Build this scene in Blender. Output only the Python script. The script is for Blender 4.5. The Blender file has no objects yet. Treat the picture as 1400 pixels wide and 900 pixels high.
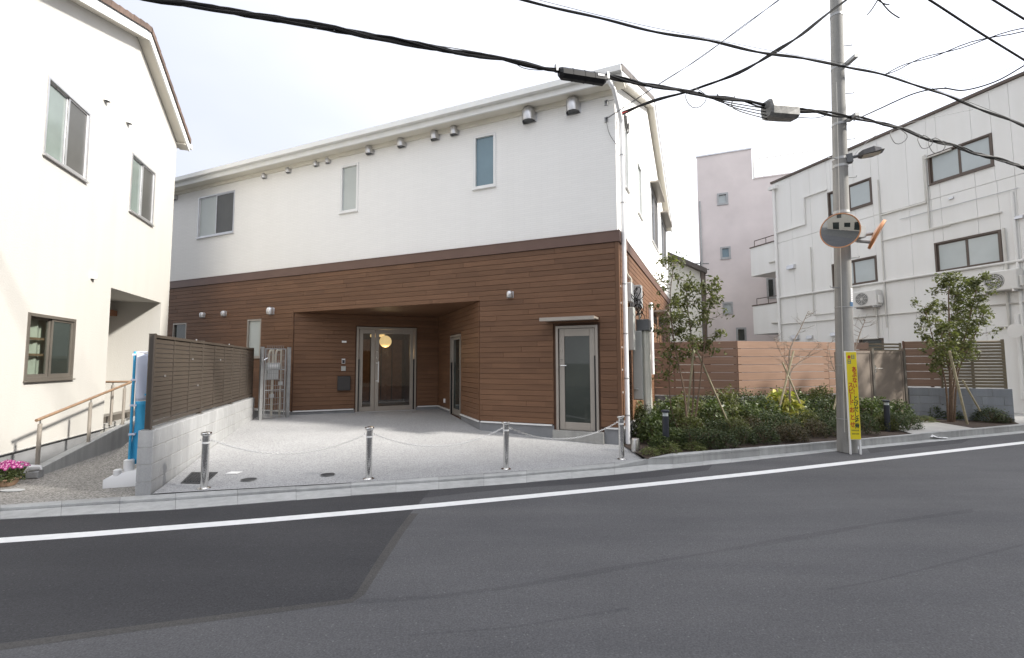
import bpy, bmesh, math, random
import numpy as np
from mathutils import Vector, Matrix

# ------------------------------------------------------------------ camera, sky, sun, exposure
sc = bpy.context.scene
FPX, PITCH, ROLL, CAMH = 637.1, math.radians(4.115), math.radians(-0.225), 1.5
_F = Vector((0, math.cos(PITCH), math.sin(PITCH)))
_u = Vector((0, -math.sin(PITCH), math.cos(PITCH)))
_x = Vector((1, 0, 0))
_X = _x * math.cos(ROLL) + _u * math.sin(ROLL)
_U = -_x * math.sin(ROLL) + _u * math.cos(ROLL)
CAM = Vector((0, 0, CAMH))
cd = bpy.data.cameras.new('camera')
cam = bpy.data.objects.new('camera', cd)
sc.collection.objects.link(cam)
cd.sensor_width = 36.0
cd.lens = 36.0 * FPX / 1400.0
cd.clip_start, cd.clip_end = 0.05, 3000
M3 = Matrix((_X, _U, -_F)).transposed()
cam.matrix_world = Matrix.Translation(CAM) @ M3.to_4x4()
sc.camera = cam

SUN_AZ, SUN_EL = 106.0, 34.0          # degrees, azimuth clockwise from the view direction (+Y)
SKY_SHIFT = (0.0, 0.0, 0.0)
APT_H = 15.2
w = bpy.data.worlds.new('World')
sc.world = w
w.use_nodes = True
nt = w.node_tree
nt.nodes.clear()
N = nt.nodes.new
sky = N('ShaderNodeTexSky')
sky.sky_type = 'NISHITA'
sky.sun_disc = False
sky.sun_elevation = math.radians(SUN_EL)
sky.sun_rotation = math.radians(SUN_AZ)
sky.air_density, sky.dust_density, sky.ozone_density = 1.0, 3.0, 1.0
tc = N('ShaderNodeTexCoord')
mp = N('ShaderNodeMapping')
mp.inputs['Scale'].default_value = (1.0, 1.0, 2.2)
mp.inputs['Location'].default_value = SKY_SHIFT
nz = N('ShaderNodeTexNoise')
nz.inputs['Scale'].default_value = 1.1
nz.inputs['Detail'].default_value = 4
nz.inputs['Roughness'].default_value = 0.5
cr = N('ShaderNodeValToRGB')
cr.color_ramp.elements[0].position, cr.color_ramp.elements[0].color = 0.36, (5.1, 5.3, 5.95, 1)     # thinner veil
cr.color_ramp.elements[1].position, cr.color_ramp.elements[1].color = 0.62, (6.3, 6.35, 6.5, 1)   # thicker veil
mx = N('ShaderNodeMix')
mx.data_type = 'RGBA'
mx.inputs[0].default_value = 0.88                    # bright overcast veil over the clear sky
bg = N('ShaderNodeBackground')
bg.inputs['Strength'].default_value = 0.12
out = N('ShaderNodeOutputWorld')
L = nt.links.new
L(tc.outputs['Generated'], mp.inputs['Vector'])
L(mp.outputs['Vector'], nz.inputs['Vector'])
L(nz.outputs['Fac'], cr.inputs['Fac'])
# hazy forward scattering: the veil brightens smoothly towards the sun
_sa, _se = math.radians(SUN_AZ), math.radians(SUN_EL)
SUNDIR = Vector((math.sin(_sa) * math.cos(_se), math.cos(_sa) * math.cos(_se), math.sin(_se)))
dt = N('ShaderNodeVectorMath'); dt.operation = 'DOT_PRODUCT'; dt.inputs[1].default_value = SUNDIR
h1 = N('ShaderNodeMath'); h1.operation = 'MULTIPLY_ADD'; h1.inputs[1].default_value = 0.5; h1.inputs[2].default_value = 0.5
h2 = N('ShaderNodeMath'); h2.operation = 'POWER'; h2.inputs[1].default_value = 2.0
h3 = N('ShaderNodeMath'); h3.operation = 'MULTIPLY_ADD'; h3.inputs[1].default_value = 1.1; h3.inputs[2].default_value = 0.62
vs = N('ShaderNodeVectorMath'); vs.operation = 'SCALE'
L(tc.outputs['Generated'], dt.inputs[0]); L(dt.outputs['Value'], h1.inputs[0]); L(h1.outputs[0], h2.inputs[0]); L(h2.outputs[0], h3.inputs[0])
L(cr.outputs['Color'], vs.inputs[0]); L(h3.outputs[0], vs.inputs['Scale'])
L(vs.outputs[0], mx.inputs[7])
L(sky.outputs['Color'], mx.inputs[6])
L(mx.outputs[2], bg.inputs['Color'])
L(bg.outputs['Background'], out.inputs['Surface'])

sl = bpy.data.lights.new('sun', 'SUN')
sl.energy = 3.7
sl.angle = math.radians(4.0)
sl.color = (1.0, 0.95, 0.87)
so = bpy.data.objects.new('sun', sl)
sc.collection.objects.link(so)
so.rotation_euler = SUNDIR.to_track_quat('Z', 'Y').to_euler()
so.location = (20, 0, 20)

sc.view_settings.view_transform = 'Standard'
sc.view_settings.look = 'None'
sc.view_settings.exposure = 1.05
sc.view_settings.gamma = 1.0
sc.view_settings.use_curve_mapping = False
sc.cycles.max_bounces = 8
sc.cycles.use_denoising = True
sc.cycles.sample_clamp_indirect = 6.0

# ------------------------------------------------------------------ measuring helpers
def E_(az):
    a = math.radians(az)
    return Vector((math.sin(a), math.cos(a), 0))

def ray(px, py):
    return _X * ((px - 700) / FPX) + _U * ((450 - py) / FPX) + _F

def G(px, py, z=0.0):
    d = ray(px, py)
    return CAM + d * ((z - CAMH) / d.z)

def onv(px, py, P, az):
    a = math.radians(az)
    n = Vector((math.cos(a), -math.sin(a), 0))
    d = ray(px, py)
    return CAM + d * ((Vector(P) - CAM).dot(n) / d.dot(n))

def atY(px, py, Y):
    d = ray(px, py)
    return CAM + d * (Y / d.y)

class Fr:
    """vertical wall frame: u along azimuth az, d inward (az-90), z up"""
    def __init__(s, o, az):
        s.o = Vector((o[0], o[1], 0)); s.az = az
        s.eu, s.ed = E_(az), E_(az - 90)
    def w(s, px, py, d=0.0):
        P = onv(px, py, s.o + s.ed * d, s.az)
        return (P - s.o).dot(s.eu), P.z
    def loc(s, P):
        q = Vector(P) - s.o
        return Vector((q.dot(s.eu), q.dot(s.ed), P[2]))
    def world(s, u, d, z):
        return s.o + s.eu * u + s.ed * d + Vector((0, 0, z))

def nn(P):           # distance across the street
    return -0.309 * P[0] + 0.951 * P[1]

# ------------------------------------------------------------------ materials
MATS = {}
def _new(name):
    m = bpy.data.materials.new(name); m.use_nodes = True
    t = m.node_tree; b = t.nodes['Principled BSDF']
    MATS[name] = m
    return m, t, b

def _ramp(t, fac, stops):
    r = t.nodes.new('ShaderNodeValToRGB')
    e = r.color_ramp.elements
    while len(e) < len(stops): e.new(0.5)
    for i, (p, c) in enumerate(stops):
        e[i].position = p; e[i].color = (*c, 1) if len(c) == 3 else c
    t.links.new(fac, r.inputs['Fac'])
    return r.outputs['Color']

def _vec(t, src='obj', scale=None):
    if src == 'loc0':
        n = t.nodes.new('ShaderNodeAttribute'); n.attribute_name = 'loc0'; o = n.outputs['Vector']
    else:
        n = t.nodes.new('ShaderNodeTexCoord'); o = n.outputs['Object']
    if scale:
        m = t.nodes.new('ShaderNodeMapping'); m.inputs['Scale'].default_value = scale
        t.links.new(o, m.inputs['Vector']); o = m.outputs['Vector']
    return o

def _noise(t, vec, scale, detail=4, rough=0.55):
    n = t.nodes.new('ShaderNodeTexNoise')
    n.inputs['Scale'].default_value = scale; n.inputs['Detail'].default_value = detail
    n.inputs['Roughness'].default_value = rough
    t.links.new(vec, n.inputs['Vector'])
    return n.outputs['Fac']

def _mix(t, fac, a, b, mode='MIX'):
    m = t.nodes.new('ShaderNodeMix'); m.data_type = 'RGBA'; m.blend_type = mode
    for sock, val in ((m.inputs[0], fac), (m.inputs[6], a), (m.inputs[7], b)):
        if isinstance(val, (int, float)): sock.default_value = val
        elif isinstance(val, tuple): sock.default_value = (*val, 1) if len(val) == 3 else val
        else: t.links.new(val, sock)
    return m.outputs[2]

def _bump(t, b, h, strength, dist=0.01):
    n = t.nodes.new('ShaderNodeBump')
    n.inputs['Strength'].default_value = strength; n.inputs['Distance'].default_value = dist
    t.links.new(h, n.inputs['Height']); t.links.new(n.outputs['Normal'], b.inputs['Normal'])

def mat(name, col, rough=0.6, metal=0.0, var=0.12, scale=3.0, bump=0.0, bscale=120.0, spec=0.5, rand=0.0, src='obj'):
    m, t, b = _new(name)
    v = _vec(t, src)
    f = _noise(t, v, scale, 6)
    lo = tuple(c * (1 - var) for c in col); hi = tuple(min(1, c * (1 + var)) for c in col)
    c = _ramp(t, f, [(0.3, lo), (0.7, hi)])
    if rand:
        oi = t.nodes.new('ShaderNodeObjectInfo')
        r = _ramp(t, oi.outputs['Random'], [(0, (1 - rand,) * 3), (1, (1 + rand,) * 3)])
        c = _mix(t, 1.0, c, r, 'MULTIPLY')
    t.links.new(c, b.inputs['Base Color'])
    b.inputs['Roughness'].default_value = rough; b.inputs['Metallic'].default_value = metal
    b.inputs['Specular IOR Level'].default_value = spec
    if bump: _bump(t, b, _noise(t, v, bscale, 3), bump)
    return m

def mat_stucco(name, col):
    m, t, b = _new(name); v = _vec(t, 'loc0')
    big = _noise(t, v, 0.35, 5); st = _noise(t, _vec(t, 'loc0', (3.0, 3.0, 0.25)), 1.0, 5)
    c = _ramp(t, big, [(0.3, tuple(x * .955 for x in col)), (0.7, col)])
    c = _mix(t, 0.5, c, _ramp(t, st, [(0.35, (0.94, 0.935, 0.92)), (0.6, (1, 1, 1))]), 'MULTIPLY')
    t.links.new(c, b.inputs['Base Color']); b.inputs['Roughness'].default_value = 0.85
    _bump(t, b, _noise(t, v, 38, 4, 0.7), 0.35, 0.012)
    return m

def mat_siding(name, col):
    m, t, b = _new(name); v = _vec(t, 'loc0')
    # thin broken horizontal relief of a ceramic siding panel
    at = t.nodes.new('ShaderNodeSeparateXYZ'); t.links.new(v, at.inputs[0])
    cb = t.nodes.new('ShaderNodeCombineXYZ')
    t.links.new(at.outputs['X'], cb.inputs['X']); t.links.new(at.outputs['Z'], cb.inputs['Y'])
    br = t.nodes.new('ShaderNodeTexBrick'); t.links.new(cb.outputs[0], br.inputs['Vector'])
    br.inputs['Scale'].default_value = 1.0
    br.inputs['Brick Width'].default_value = 0.24; br.inputs['Row Height'].default_value = 0.042
    br.inputs['Mortar Size'].default_value = 0.004; br.inputs['Mortar Smooth'].default_value = 0.6
    br.inputs['Bias'].default_value = 0.0
    br.inputs['Color1'].default_value = (0.75, 0.75, 0.75, 1); br.inputs['Color2'].default_value = (1, 1, 1, 1)
    br.inputs['Mortar'].default_value = (0.0, 0.0, 0.0, 1)
    nzf = _noise(t, v, 30, 4, 0.65)
    h = _mix(t, 0.35, br.outputs['Color'], nzf)
    st = _noise(t, _vec(t, 'loc0', (2.2, 2.2, 0.2)), 1.0, 5)
    c = _mix(t, 0.25, col, _ramp(t, st, [(0.35, (0.94, 0.94, 0.93)), (0.62, (1, 1, 1))]), 'MULTIPLY')
    c = _mix(t, 0.10, c, br.outputs['Color'], 'MULTIPLY')
    t.links.new(c, b.inputs['Base Color']); b.inputs['Roughness'].default_value = 0.7
    _bump(t, b, h, 0.45, 0.006)
    return m

def mat_wood(name, dark, mid, light, rough=0.55):
    m, t, b = _new(name)
    oi = t.nodes.new('ShaderNodeObjectInfo')
    v0 = _vec(t, 'loc0')
    off = t.nodes.new('ShaderNodeVectorMath'); off.operation = 'SCALE'; off.inputs['Scale'].default_value = 37.0
    cb = t.nodes.new('ShaderNodeCombineXYZ')
    for k in 'XYZ': t.links.new(oi.outputs['Random'], cb.inputs[k])
    t.links.new(cb.outputs[0], off.inputs[0])
    ad = t.nodes.new('ShaderNodeVectorMath'); ad.operation = 'ADD'
    t.links.new(v0, ad.inputs[0]); t.links.new(off.outputs[0], ad.inputs[1])
    mpn = t.nodes.new('ShaderNodeMapping'); mpn.inputs['Scale'].default_value = (1.6, 30, 55)
    t.links.new(ad.outputs[0], mpn.inputs['Vector'])
    g = _noise(t, mpn.outputs['Vector'], 1.0, 6, 0.65)
    # stepped tone changes along one board (short staves printed on each panel)
    mp2 = t.nodes.new('ShaderNodeMapping'); mp2.inputs['Scale'].default_value = (1.7, 0.0, 0.0)
    t.links.new(ad.outputs[0], mp2.inputs['Vector'])
    sn = t.nodes.new('ShaderNodeVectorMath'); sn.operation = 'FLOOR'; t.links.new(mp2.outputs[0], sn.inputs[0])
    wn = t.nodes.new('ShaderNodeTexWhiteNoise'); wn.noise_dimensions = '4D'
    t.links.new(sn.outputs[0], wn.inputs['Vector']); t.links.new(oi.outputs['Random'], wn.inputs['W'])
    tone = _mix(t, 0.5, wn.outputs['Value'], oi.outputs['Random'])
    base = _ramp(t, tone, [(0.1, dark), (0.5, mid), (0.9, light)])
    gr = _ramp(t, g, [(0.25, (0.74, 0.73, 0.72)), (0.5, (0.97, 0.97, 0.97)), (0.75, (1.18, 1.17, 1.16))])
    c = _mix(t, 0.85, base, gr, 'MULTIPLY')
    t.links.new(c, b.inputs['Base Color']); b.inputs['Roughness'].default_value = rough
    b.inputs['Specular IOR Level'].default_value = 0.35
    _bump(t, b, g, 0.25, 0.004)
    return m

def mat_asphalt(name, lo, hi, chips=0.35):
    m, t, b = _new(name); v = _vec(t, 'obj')
    big = _noise(t, v, 0.55, 6, 0.6)
    fine = _noise(t, v, 95, 3, 0.7)
    rot = t.nodes.new('ShaderNodeMapping'); rot.inputs['Rotation'].default_value = (0, 0, math.radians(-18)); rot.inputs['Scale'].default_value = (0.22, 1.5, 1)
    t.links.new(v, rot.inputs['Vector'])
    st = _noise(t, rot.outputs['Vector'], 1.3, 5)
    c = _ramp(t, big, [(0.3, lo), (0.7, hi)])
    c = _mix(t, 0.9, c, _ramp(t, fine, [(0.3, (0.66, 0.66, 0.66)), (0.5, (1, 1, 1)), (0.72, (1.45, 1.45, 1.47))]), 'MULTIPLY')
    c = _mix(t, 0.6, c, _ramp(t, st, [(0.36, (0.78, 0.78, 0.80)), (0.62, (1.08, 1.07, 1.06))]), 'MULTIPLY')
    vo = t.nodes.new('ShaderNodeTexVoronoi'); vo.inputs['Scale'].default_value = 55
    t.links.new(v, vo.inputs['Vector'])
    wn = t.nodes.new('ShaderNodeTexWhiteNoise'); t.links.new(vo.outputs['Color'], wn.inputs['Vector'])
    sel = _ramp(t, wn.outputs['Value'], [(0.955, (0, 0, 0)), (0.965, (1, 1, 1))])
    near = _ramp(t, vo.outputs['Distance'], [(0.25, (chips,) * 3), (0.4, (0, 0, 0))])
    c = _mix(t, _mix(t, 1.0, sel, near, 'MULTIPLY'), c, (0.30, 0.30, 0.29))
    t.links.new(c, b.inputs['Base Color']); b.inputs['Roughness'].default_value = 0.88
    b.inputs['Specular IOR Level'].default_value = 0.3
    _bump(t, b, _noise(t, v, 110, 3, 0.7), 0.6, 0.006)
    return m

def mat_aggregate(name, base, dark, light, scale=70):
    m, t, b = _new(name); v = _vec(t, 'obj')
    vo = t.nodes.new('ShaderNodeTexVoronoi'); vo.inputs['Scale'].default_value = scale
    t.links.new(v, vo.inputs['Vector'])
    sp = t.nodes.new('ShaderNodeSeparateColor'); t.links.new(vo.outputs['Color'], sp.inputs[0])
    c = _ramp(t, sp.outputs[0], [(0.05, dark), (0.45, base), (0.95, light)])
    big = _noise(t, v, 0.7, 6)
    c = _mix(t, 0.8, c, _ramp(t, big, [(0.3, (0.86, 0.86, 0.85)), (0.65, (1.04, 1.04, 1.04))]), 'MULTIPLY')
    ed = _ramp(t, vo.outputs['Distance'], [(0.35, (1, 1, 1)), (0.75, (0.72, 0.72, 0.72))])
    c = _mix(t, 0.6, c, ed, 'MULTIPLY')
    t.links.new(c, b.inputs['Base Color']); b.inputs['Roughness'].default_value = 0.85
    _bump(t, b, vo.outputs['Distance'], 0.35, 0.004)
    return m

def mat_concrete(name, col, streak=0.12, rough=0.85, rand=0.05):
    m, t, b = _new(name); v = _vec(t, 'obj')
    big = _noise(t, v, 1.3, 7, 0.62); st = _noise(t, _vec(t, 'obj', (9, 9, 0.5)), 1.0, 5)
    fine = _noise(t, v, 85, 3, 0.7)
    oi = t.nodes.new('ShaderNodeObjectInfo')
    c = _ramp(t, big, [(0.28, tuple(x * .80 for x in col)), (0.5, col), (0.75, tuple(min(1, x * 1.10) for x in col))])
    c = _mix(t, 1.0, c, _ramp(t, st, [(0.3, (1 - 2 * streak,) * 3), (0.65, (1, 1, 1))]), 'MULTIPLY')
    c = _mix(t, 0.6, c, _ramp(t, fine, [(0.3, (0.82,) * 3), (0.6, (1.05,) * 3)]), 'MULTIPLY')
    c = _mix(t, 1.0, c, _ramp(t, oi.outputs['Random'], [(0, (1 - rand,) * 3), (1, (1 + rand,) * 3)]), 'MULTIPLY')
    t.links.new(c, b.inputs['Base Color']); b.inputs['Roughness'].default_value = rough
    _bump(t, b, fine, 0.3, 0.004)
    return m

def mat_leaf(name, a, b_, c_, trans=0.25, rough=0.6):
    m, t, b = _new(name)
    g = t.nodes.new('ShaderNodeNewGeometry')
    c = _ramp(t, g.outputs['Random Per Island'], [(0.0, a), (0.5, b_), (1.0, c_)])
    t.links.new(c, b.inputs['Base Color']); b.inputs['Roughness'].default_value = rough
    tr = t.nodes.new('ShaderNodeBsdfTranslucent')
    t.links.new(_mix(t, 1.0, c, (1.3, 1.5, 0.8), 'MULTIPLY'), tr.inputs['Color'])
    ms = t.nodes.new('ShaderNodeMixShader'); ms.inputs[0].default_value = trans
    t.links.new(b.outputs[0], ms.inputs[1]); t.links.new(tr.outputs[0], ms.inputs[2])
    t.links.new(ms.outputs[0], t.nodes['Material Output'].inputs['Surface'])
    return m

def mat_glass(name, tint=(0.85, 0.9, 0.9), refl=0.05):
    m, t, b = _new(name)
    lw = t.nodes.new('ShaderNodeLayerWeight'); lw.inputs['Blend'].default_value = 0.5
    pw_ = t.nodes.new('ShaderNodeMath'); pw_.operation = 'POWER'; pw_.inputs[1].default_value = 5.0
    f = t.nodes.new('ShaderNodeMath'); f.operation = 'MULTIPLY_ADD'; f.inputs[1].default_value = 0.95; f.inputs[2].default_value = refl
    t.links.new(lw.outputs['Facing'], pw_.inputs[0]); t.links.new(pw_.outputs[0], f.inputs[0])
    tr = t.nodes.new('ShaderNodeBsdfTransparent'); tr.inputs['Color'].default_value = (*tint, 1)
    gl = t.nodes.new('ShaderNodeBsdfGlossy'); gl.inputs['Roughness'].default_value = 0.01
    ms = t.nodes.new('ShaderNodeMixShader')
    t.links.new(f.outputs[0], ms.inputs[0]); t.links.new(tr.outputs[0], ms.inputs[1]); t.links.new(gl.outputs[0], ms.inputs[2])
    t.links.new(ms.outputs[0], t.nodes['Material Output'].inputs['Surface'])
    return m

def mat_emit(name, col, s):
    m, t, b = _new(name)
    b.inputs['Base Color'].default_value = (*col, 1)
    b.inputs['Emission Color'].default_value = (*col, 1); b.inputs['Emission Strength'].default_value = s
    return m

mat_stucco('stucco_white', (0.50, 0.488, 0.460))
mat_siding('siding_white', (0.86, 0.852, 0.83))
mat_wood('wood_siding', (0.130, 0.066, 0.036), (0.152, 0.078, 0.042), (0.176, 0.091, 0.050))
mat('wood_backing', (0.075, 0.038, 0.022), 0.8)
mat('belt_brown', (0.125, 0.070, 0.052), 0.45, var=0.06, src='loc0')
mat('fascia_white', (0.78, 0.78, 0.76), 0.5, var=0.04)
mat('soffit_cream', (0.70, 0.67, 0.59), 0.7, var=0.04)
mat('roof_slate', (0.10, 0.085, 0.075), 0.7, var=0.25, scale=6)
mat('roof_tile', (0.115, 0.075, 0.055), 0.65, var=0.25, scale=8, rand=0.2)
mat('pipe_white', (0.78, 0.78, 0.78), 0.35, var=0.05)
mat('alu_silver', (0.62, 0.62, 0.63), 0.38, 0.85, var=0.08)
mat('alu_white', (0.76, 0.76, 0.75), 0.4, var=0.03)
mat('alu_bronze', (0.16, 0.145, 0.125), 0.4, 0.3, var=0.08)
mat('alu_taupe', (0.36, 0.325, 0.285), 0.38, 0.35, var=0.06)
mat('chrome', (0.78, 0.77, 0.75), 0.16, 1.0, var=0.05)
mat('steel_gal', (0.36, 0.365, 0.365), 0.5, 0.5, var=0.12, scale=9)
mat('stain_steel', (0.60, 0.59, 0.57), 0.28, 0.9, var=0.08)
mat('rubber_black', (0.010, 0.010, 0.011), 0.55, var=0.1, spec=0.3)
mat('cable_black', (0.007, 0.007, 0.008), 0.6, var=0.15, spec=0.2)
mat('cable_grey', (0.09, 0.09, 0.09), 0.6, var=0.1, spec=0.3)
mat('cable_red', (0.45, 0.03, 0.03), 0.5, var=0.1)
mat('pane_frost', (0.45, 0.485, 0.47), 0.22, var=0.05, scale=1.2, spec=0.6)
mat('pane_blue', (0.155, 0.235, 0.275), 0.10, var=0.10, scale=1.5, spec=0.7)
mat('pane_green', (0.17, 0.205, 0.19), 0.12, var=0.15, scale=1.2, spec=0.6)
mat('pane_screen', (0.075, 0.075, 0.07), 0.35, var=0.12, scale=2.5)
mat('pane_dark', (0.030, 0.038, 0.034), 0.05, var=0.2, scale=1.2, spec=0.7)
mat('pane_door', (0.045, 0.052, 0.045), 0.03, var=0.2, scale=1.2, spec=0.6)
mat('pane_milk', (0.44, 0.48, 0.48), 0.2, var=0.05, scale=1.5, spec=0.6)
mat_glass('clear_glass', (0.82, 0.86, 0.85))
mat('foundation', (0.23, 0.235, 0.245), 0.85, var=0.10, bump=0.3)
mat_concrete('kerb_stone', (0.40, 0.405, 0.40), 0.10, rand=0.10)
mat_concrete('block_light', (0.36, 0.365, 0.37), 0.08, rand=0.06)
mat_concrete('block_grey', (0.27, 0.29, 0.315), 0.08, rand=0.10)
mat_concrete('block_dark', (0.20, 0.20, 0.20), 0.08, rand=0.08)
mat_concrete('step_concrete', (0.36, 0.355, 0.335), 0.08)
mat_concrete('pole_concrete', (0.31, 0.305, 0.29), 0.2)
mat_concrete('path_concrete', (0.43, 0.42, 0.40), 0.05)
mat_aggregate('washed_aggregate', (0.375, 0.377, 0.38), (0.27, 0.27, 0.275), (0.47, 0.47, 0.475), 95)
mat_aggregate('ramp_aggregate', (0.30, 0.288, 0.268), (0.16, 0.15, 0.135), (0.44, 0.42, 0.395), 70)
mat_asphalt('asphalt', (0.088, 0.088, 0.092), (0.106, 0.106, 0.110), 0.25)
mat_asphalt('asphalt_patch', (0.044, 0.044, 0.047), (0.056, 0.056, 0.059), 0.12)
mat_asphalt('asphalt_seam', (0.066, 0.064, 0.062), (0.082, 0.079, 0.076), 0.1)
mat_asphalt('asphalt_edge', (0.056, 0.056, 0.060), (0.068, 0.068, 0.072), 0.12)
mat_asphalt('asphalt_worn', (0.074, 0.074, 0.078), (0.092, 0.092, 0.096), 0.2)
mat('line_paint', (0.74, 0.745, 0.74), 0.6, var=0.06, scale=14, bump=0.3, bscale=150)
mat('soil', (0.045, 0.030, 0.022), 0.95, var=0.4, scale=18, bump=0.8, bscale=60)
mat('earth', (0.10, 0.10, 0.095), 0.9, var=0.2)
mat_wood('fence_plank', (0.265, 0.172, 0.126), (0.28, 0.184, 0.136), (0.295, 0.195, 0.145), 0.35)
mat('fence_post', (0.12, 0.06, 0.04), 0.6)
mat('gate_taupe', (0.20, 0.165, 0.135), 0.5, var=0.12, scale=3)
mat('louver_brown', (0.082, 0.068, 0.056), 0.42, 0.25, var=0.08)
mat('louver_olive', (0.185, 0.155, 0.105), 0.45, 0.2, var=0.08)
mat('rail_wood', (0.23, 0.15, 0.095), 0.5, var=0.2, scale=8)
mat('beam_wood', (0.26, 0.12, 0.065), 0.55, var=0.2, scale=8)
mat('plastic_white', (0.78, 0.78, 0.78), 0.4, var=0.03)
mat('banner_blue', (0.045, 0.36, 0.62), 0.6, var=0.06)
mat('banner_white', (0.66, 0.70, 0.82), 0.6, var=0.04)
mat('ink_black', (0.02, 0.02, 0.03), 0.6)
mat('ink_red', (0.42, 0.045, 0.02), 0.6, var=0.05)
mat('ink_green', (0.025, 0.05, 0.03), 0.6, var=0.05)
mat('ink_blue', (0.03, 0.10, 0.20), 0.6, var=0.05)
mat('sign_yellow', (0.70, 0.57, 0.015), 0.5, var=0.05)
mat('meter_beige', (0.56, 0.52, 0.44), 0.5, var=0.08)
mat('meter_grey', (0.52, 0.53, 0.53), 0.5, var=0.08)
mat('cabinet_grey', (0.40, 0.41, 0.39), 0.45, var=0.05)
mat('cabinet_cream', (0.60, 0.59, 0.52), 0.5, var=0.06)
mat('box_plastic', (0.16, 0.16, 0.155), 0.45, var=0.35, scale=14)
mat('curtain', (0.50, 0.50, 0.42), 0.8, var=0.05)
mat_concrete('gutter_stone', (0.43, 0.435, 0.43), 0.10, rand=0.06)
mat('box_dark', (0.10, 0.105, 0.11), 0.5, var=0.1)
mat('mailbox_dark', (0.045, 0.042, 0.042), 0.4, 0.2, var=0.1)
mat('lamp_navy', (0.022, 0.026, 0.036), 0.45, var=0.1)
mat('mirror_face', (0.80, 0.81, 0.81), 0.02, 1.0, var=0.01)
mat('mirror_orange', (0.50, 0.22, 0.09), 0.45, var=0.1)
mat('mirror_back', (0.66, 0.40, 0.26), 0.5, var=0.15)
mat('iron_cover', (0.06, 0.062, 0.065), 0.55, 0.4, var=0.3, scale=14)
mat('terracotta', (0.36, 0.24, 0.16), 0.8, var=0.15)
mat('bark_brown', (0.14, 0.095, 0.065), 0.9, var=0.3, scale=20)
mat('bark_grey', (0.25, 0.21, 0.17), 0.9, var=0.3, scale=20)
mat('stake_wood', (0.34, 0.30, 0.20), 0.8, var=0.2, scale=12)
mat_stucco('wall_panel', (0.80, 0.793, 0.768))
mat('panel_joint', (0.50, 0.495, 0.48), 0.8)
mat('pink_stucco', (0.68, 0.615, 0.60), 0.8, var=0.06, scale=1.0, bump=0.2)
mat('conduit_beige', (0.56, 0.545, 0.50), 0.5, var=0.08)
mat('coping_brown', (0.10, 0.075, 0.06), 0.5)
mat('ac_white', (0.66, 0.65, 0.62), 0.45, var=0.05)
mat('fan_grey', (0.16, 0.16, 0.155), 0.5)
mat('hall_warm', (0.13, 0.075, 0.047), 0.6, var=0.15)
mat('hall_floor', (0.12, 0.10, 0.085), 0.4, var=0.1)
mat('cloth_white', (0.72, 0.72, 0.72), 0.8)
mat_emit('globe_light', (1.0, 0.66, 0.30), 0.50)
mat_leaf('leaf_dark', (0.022, 0.036, 0.012), (0.040, 0.060, 0.019), (0.085, 0.105, 0.034), 0.2)
mat_leaf('leaf_mid', (0.036, 0.056, 0.018), (0.068, 0.095, 0.030), (0.125, 0.150, 0.055), 0.3)
mat_leaf('leaf_olive', (0.060, 0.070, 0.022), (0.105, 0.115, 0.040), (0.165, 0.170, 0.070), 0.3)
mat_leaf('leaf_red', (0.036, 0.036, 0.016), (0.064, 0.054, 0.024), (0.105, 0.075, 0.036), 0.2)
mat_leaf('leaf_yellow', (0.30, 0.27, 0.05), (0.43, 0.39, 0.11), (0.14, 0.18, 0.04), 0.25)
mat_leaf('leaf_pale', (0.13, 0.15, 0.05), (0.22, 0.24, 0.10), (0.32, 0.33, 0.18), 0.3)
mat_leaf('petal_white', (0.75, 0.75, 0.70), (0.8, 0.8, 0.76), (0.7, 0.7, 0.68), 0.3, 0.6)
mat_leaf('petal_magenta', (0.24, 0.008, 0.12), (0.34, 0.018, 0.19), (0.42, 0.04, 0.26), 0.25, 0.6)
mat_leaf('petal_pink', (0.62, 0.25, 0.46), (0.72, 0.42, 0.58), (0.75, 0.6, 0.68), 0.25, 0.6)
M = MATS

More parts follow.
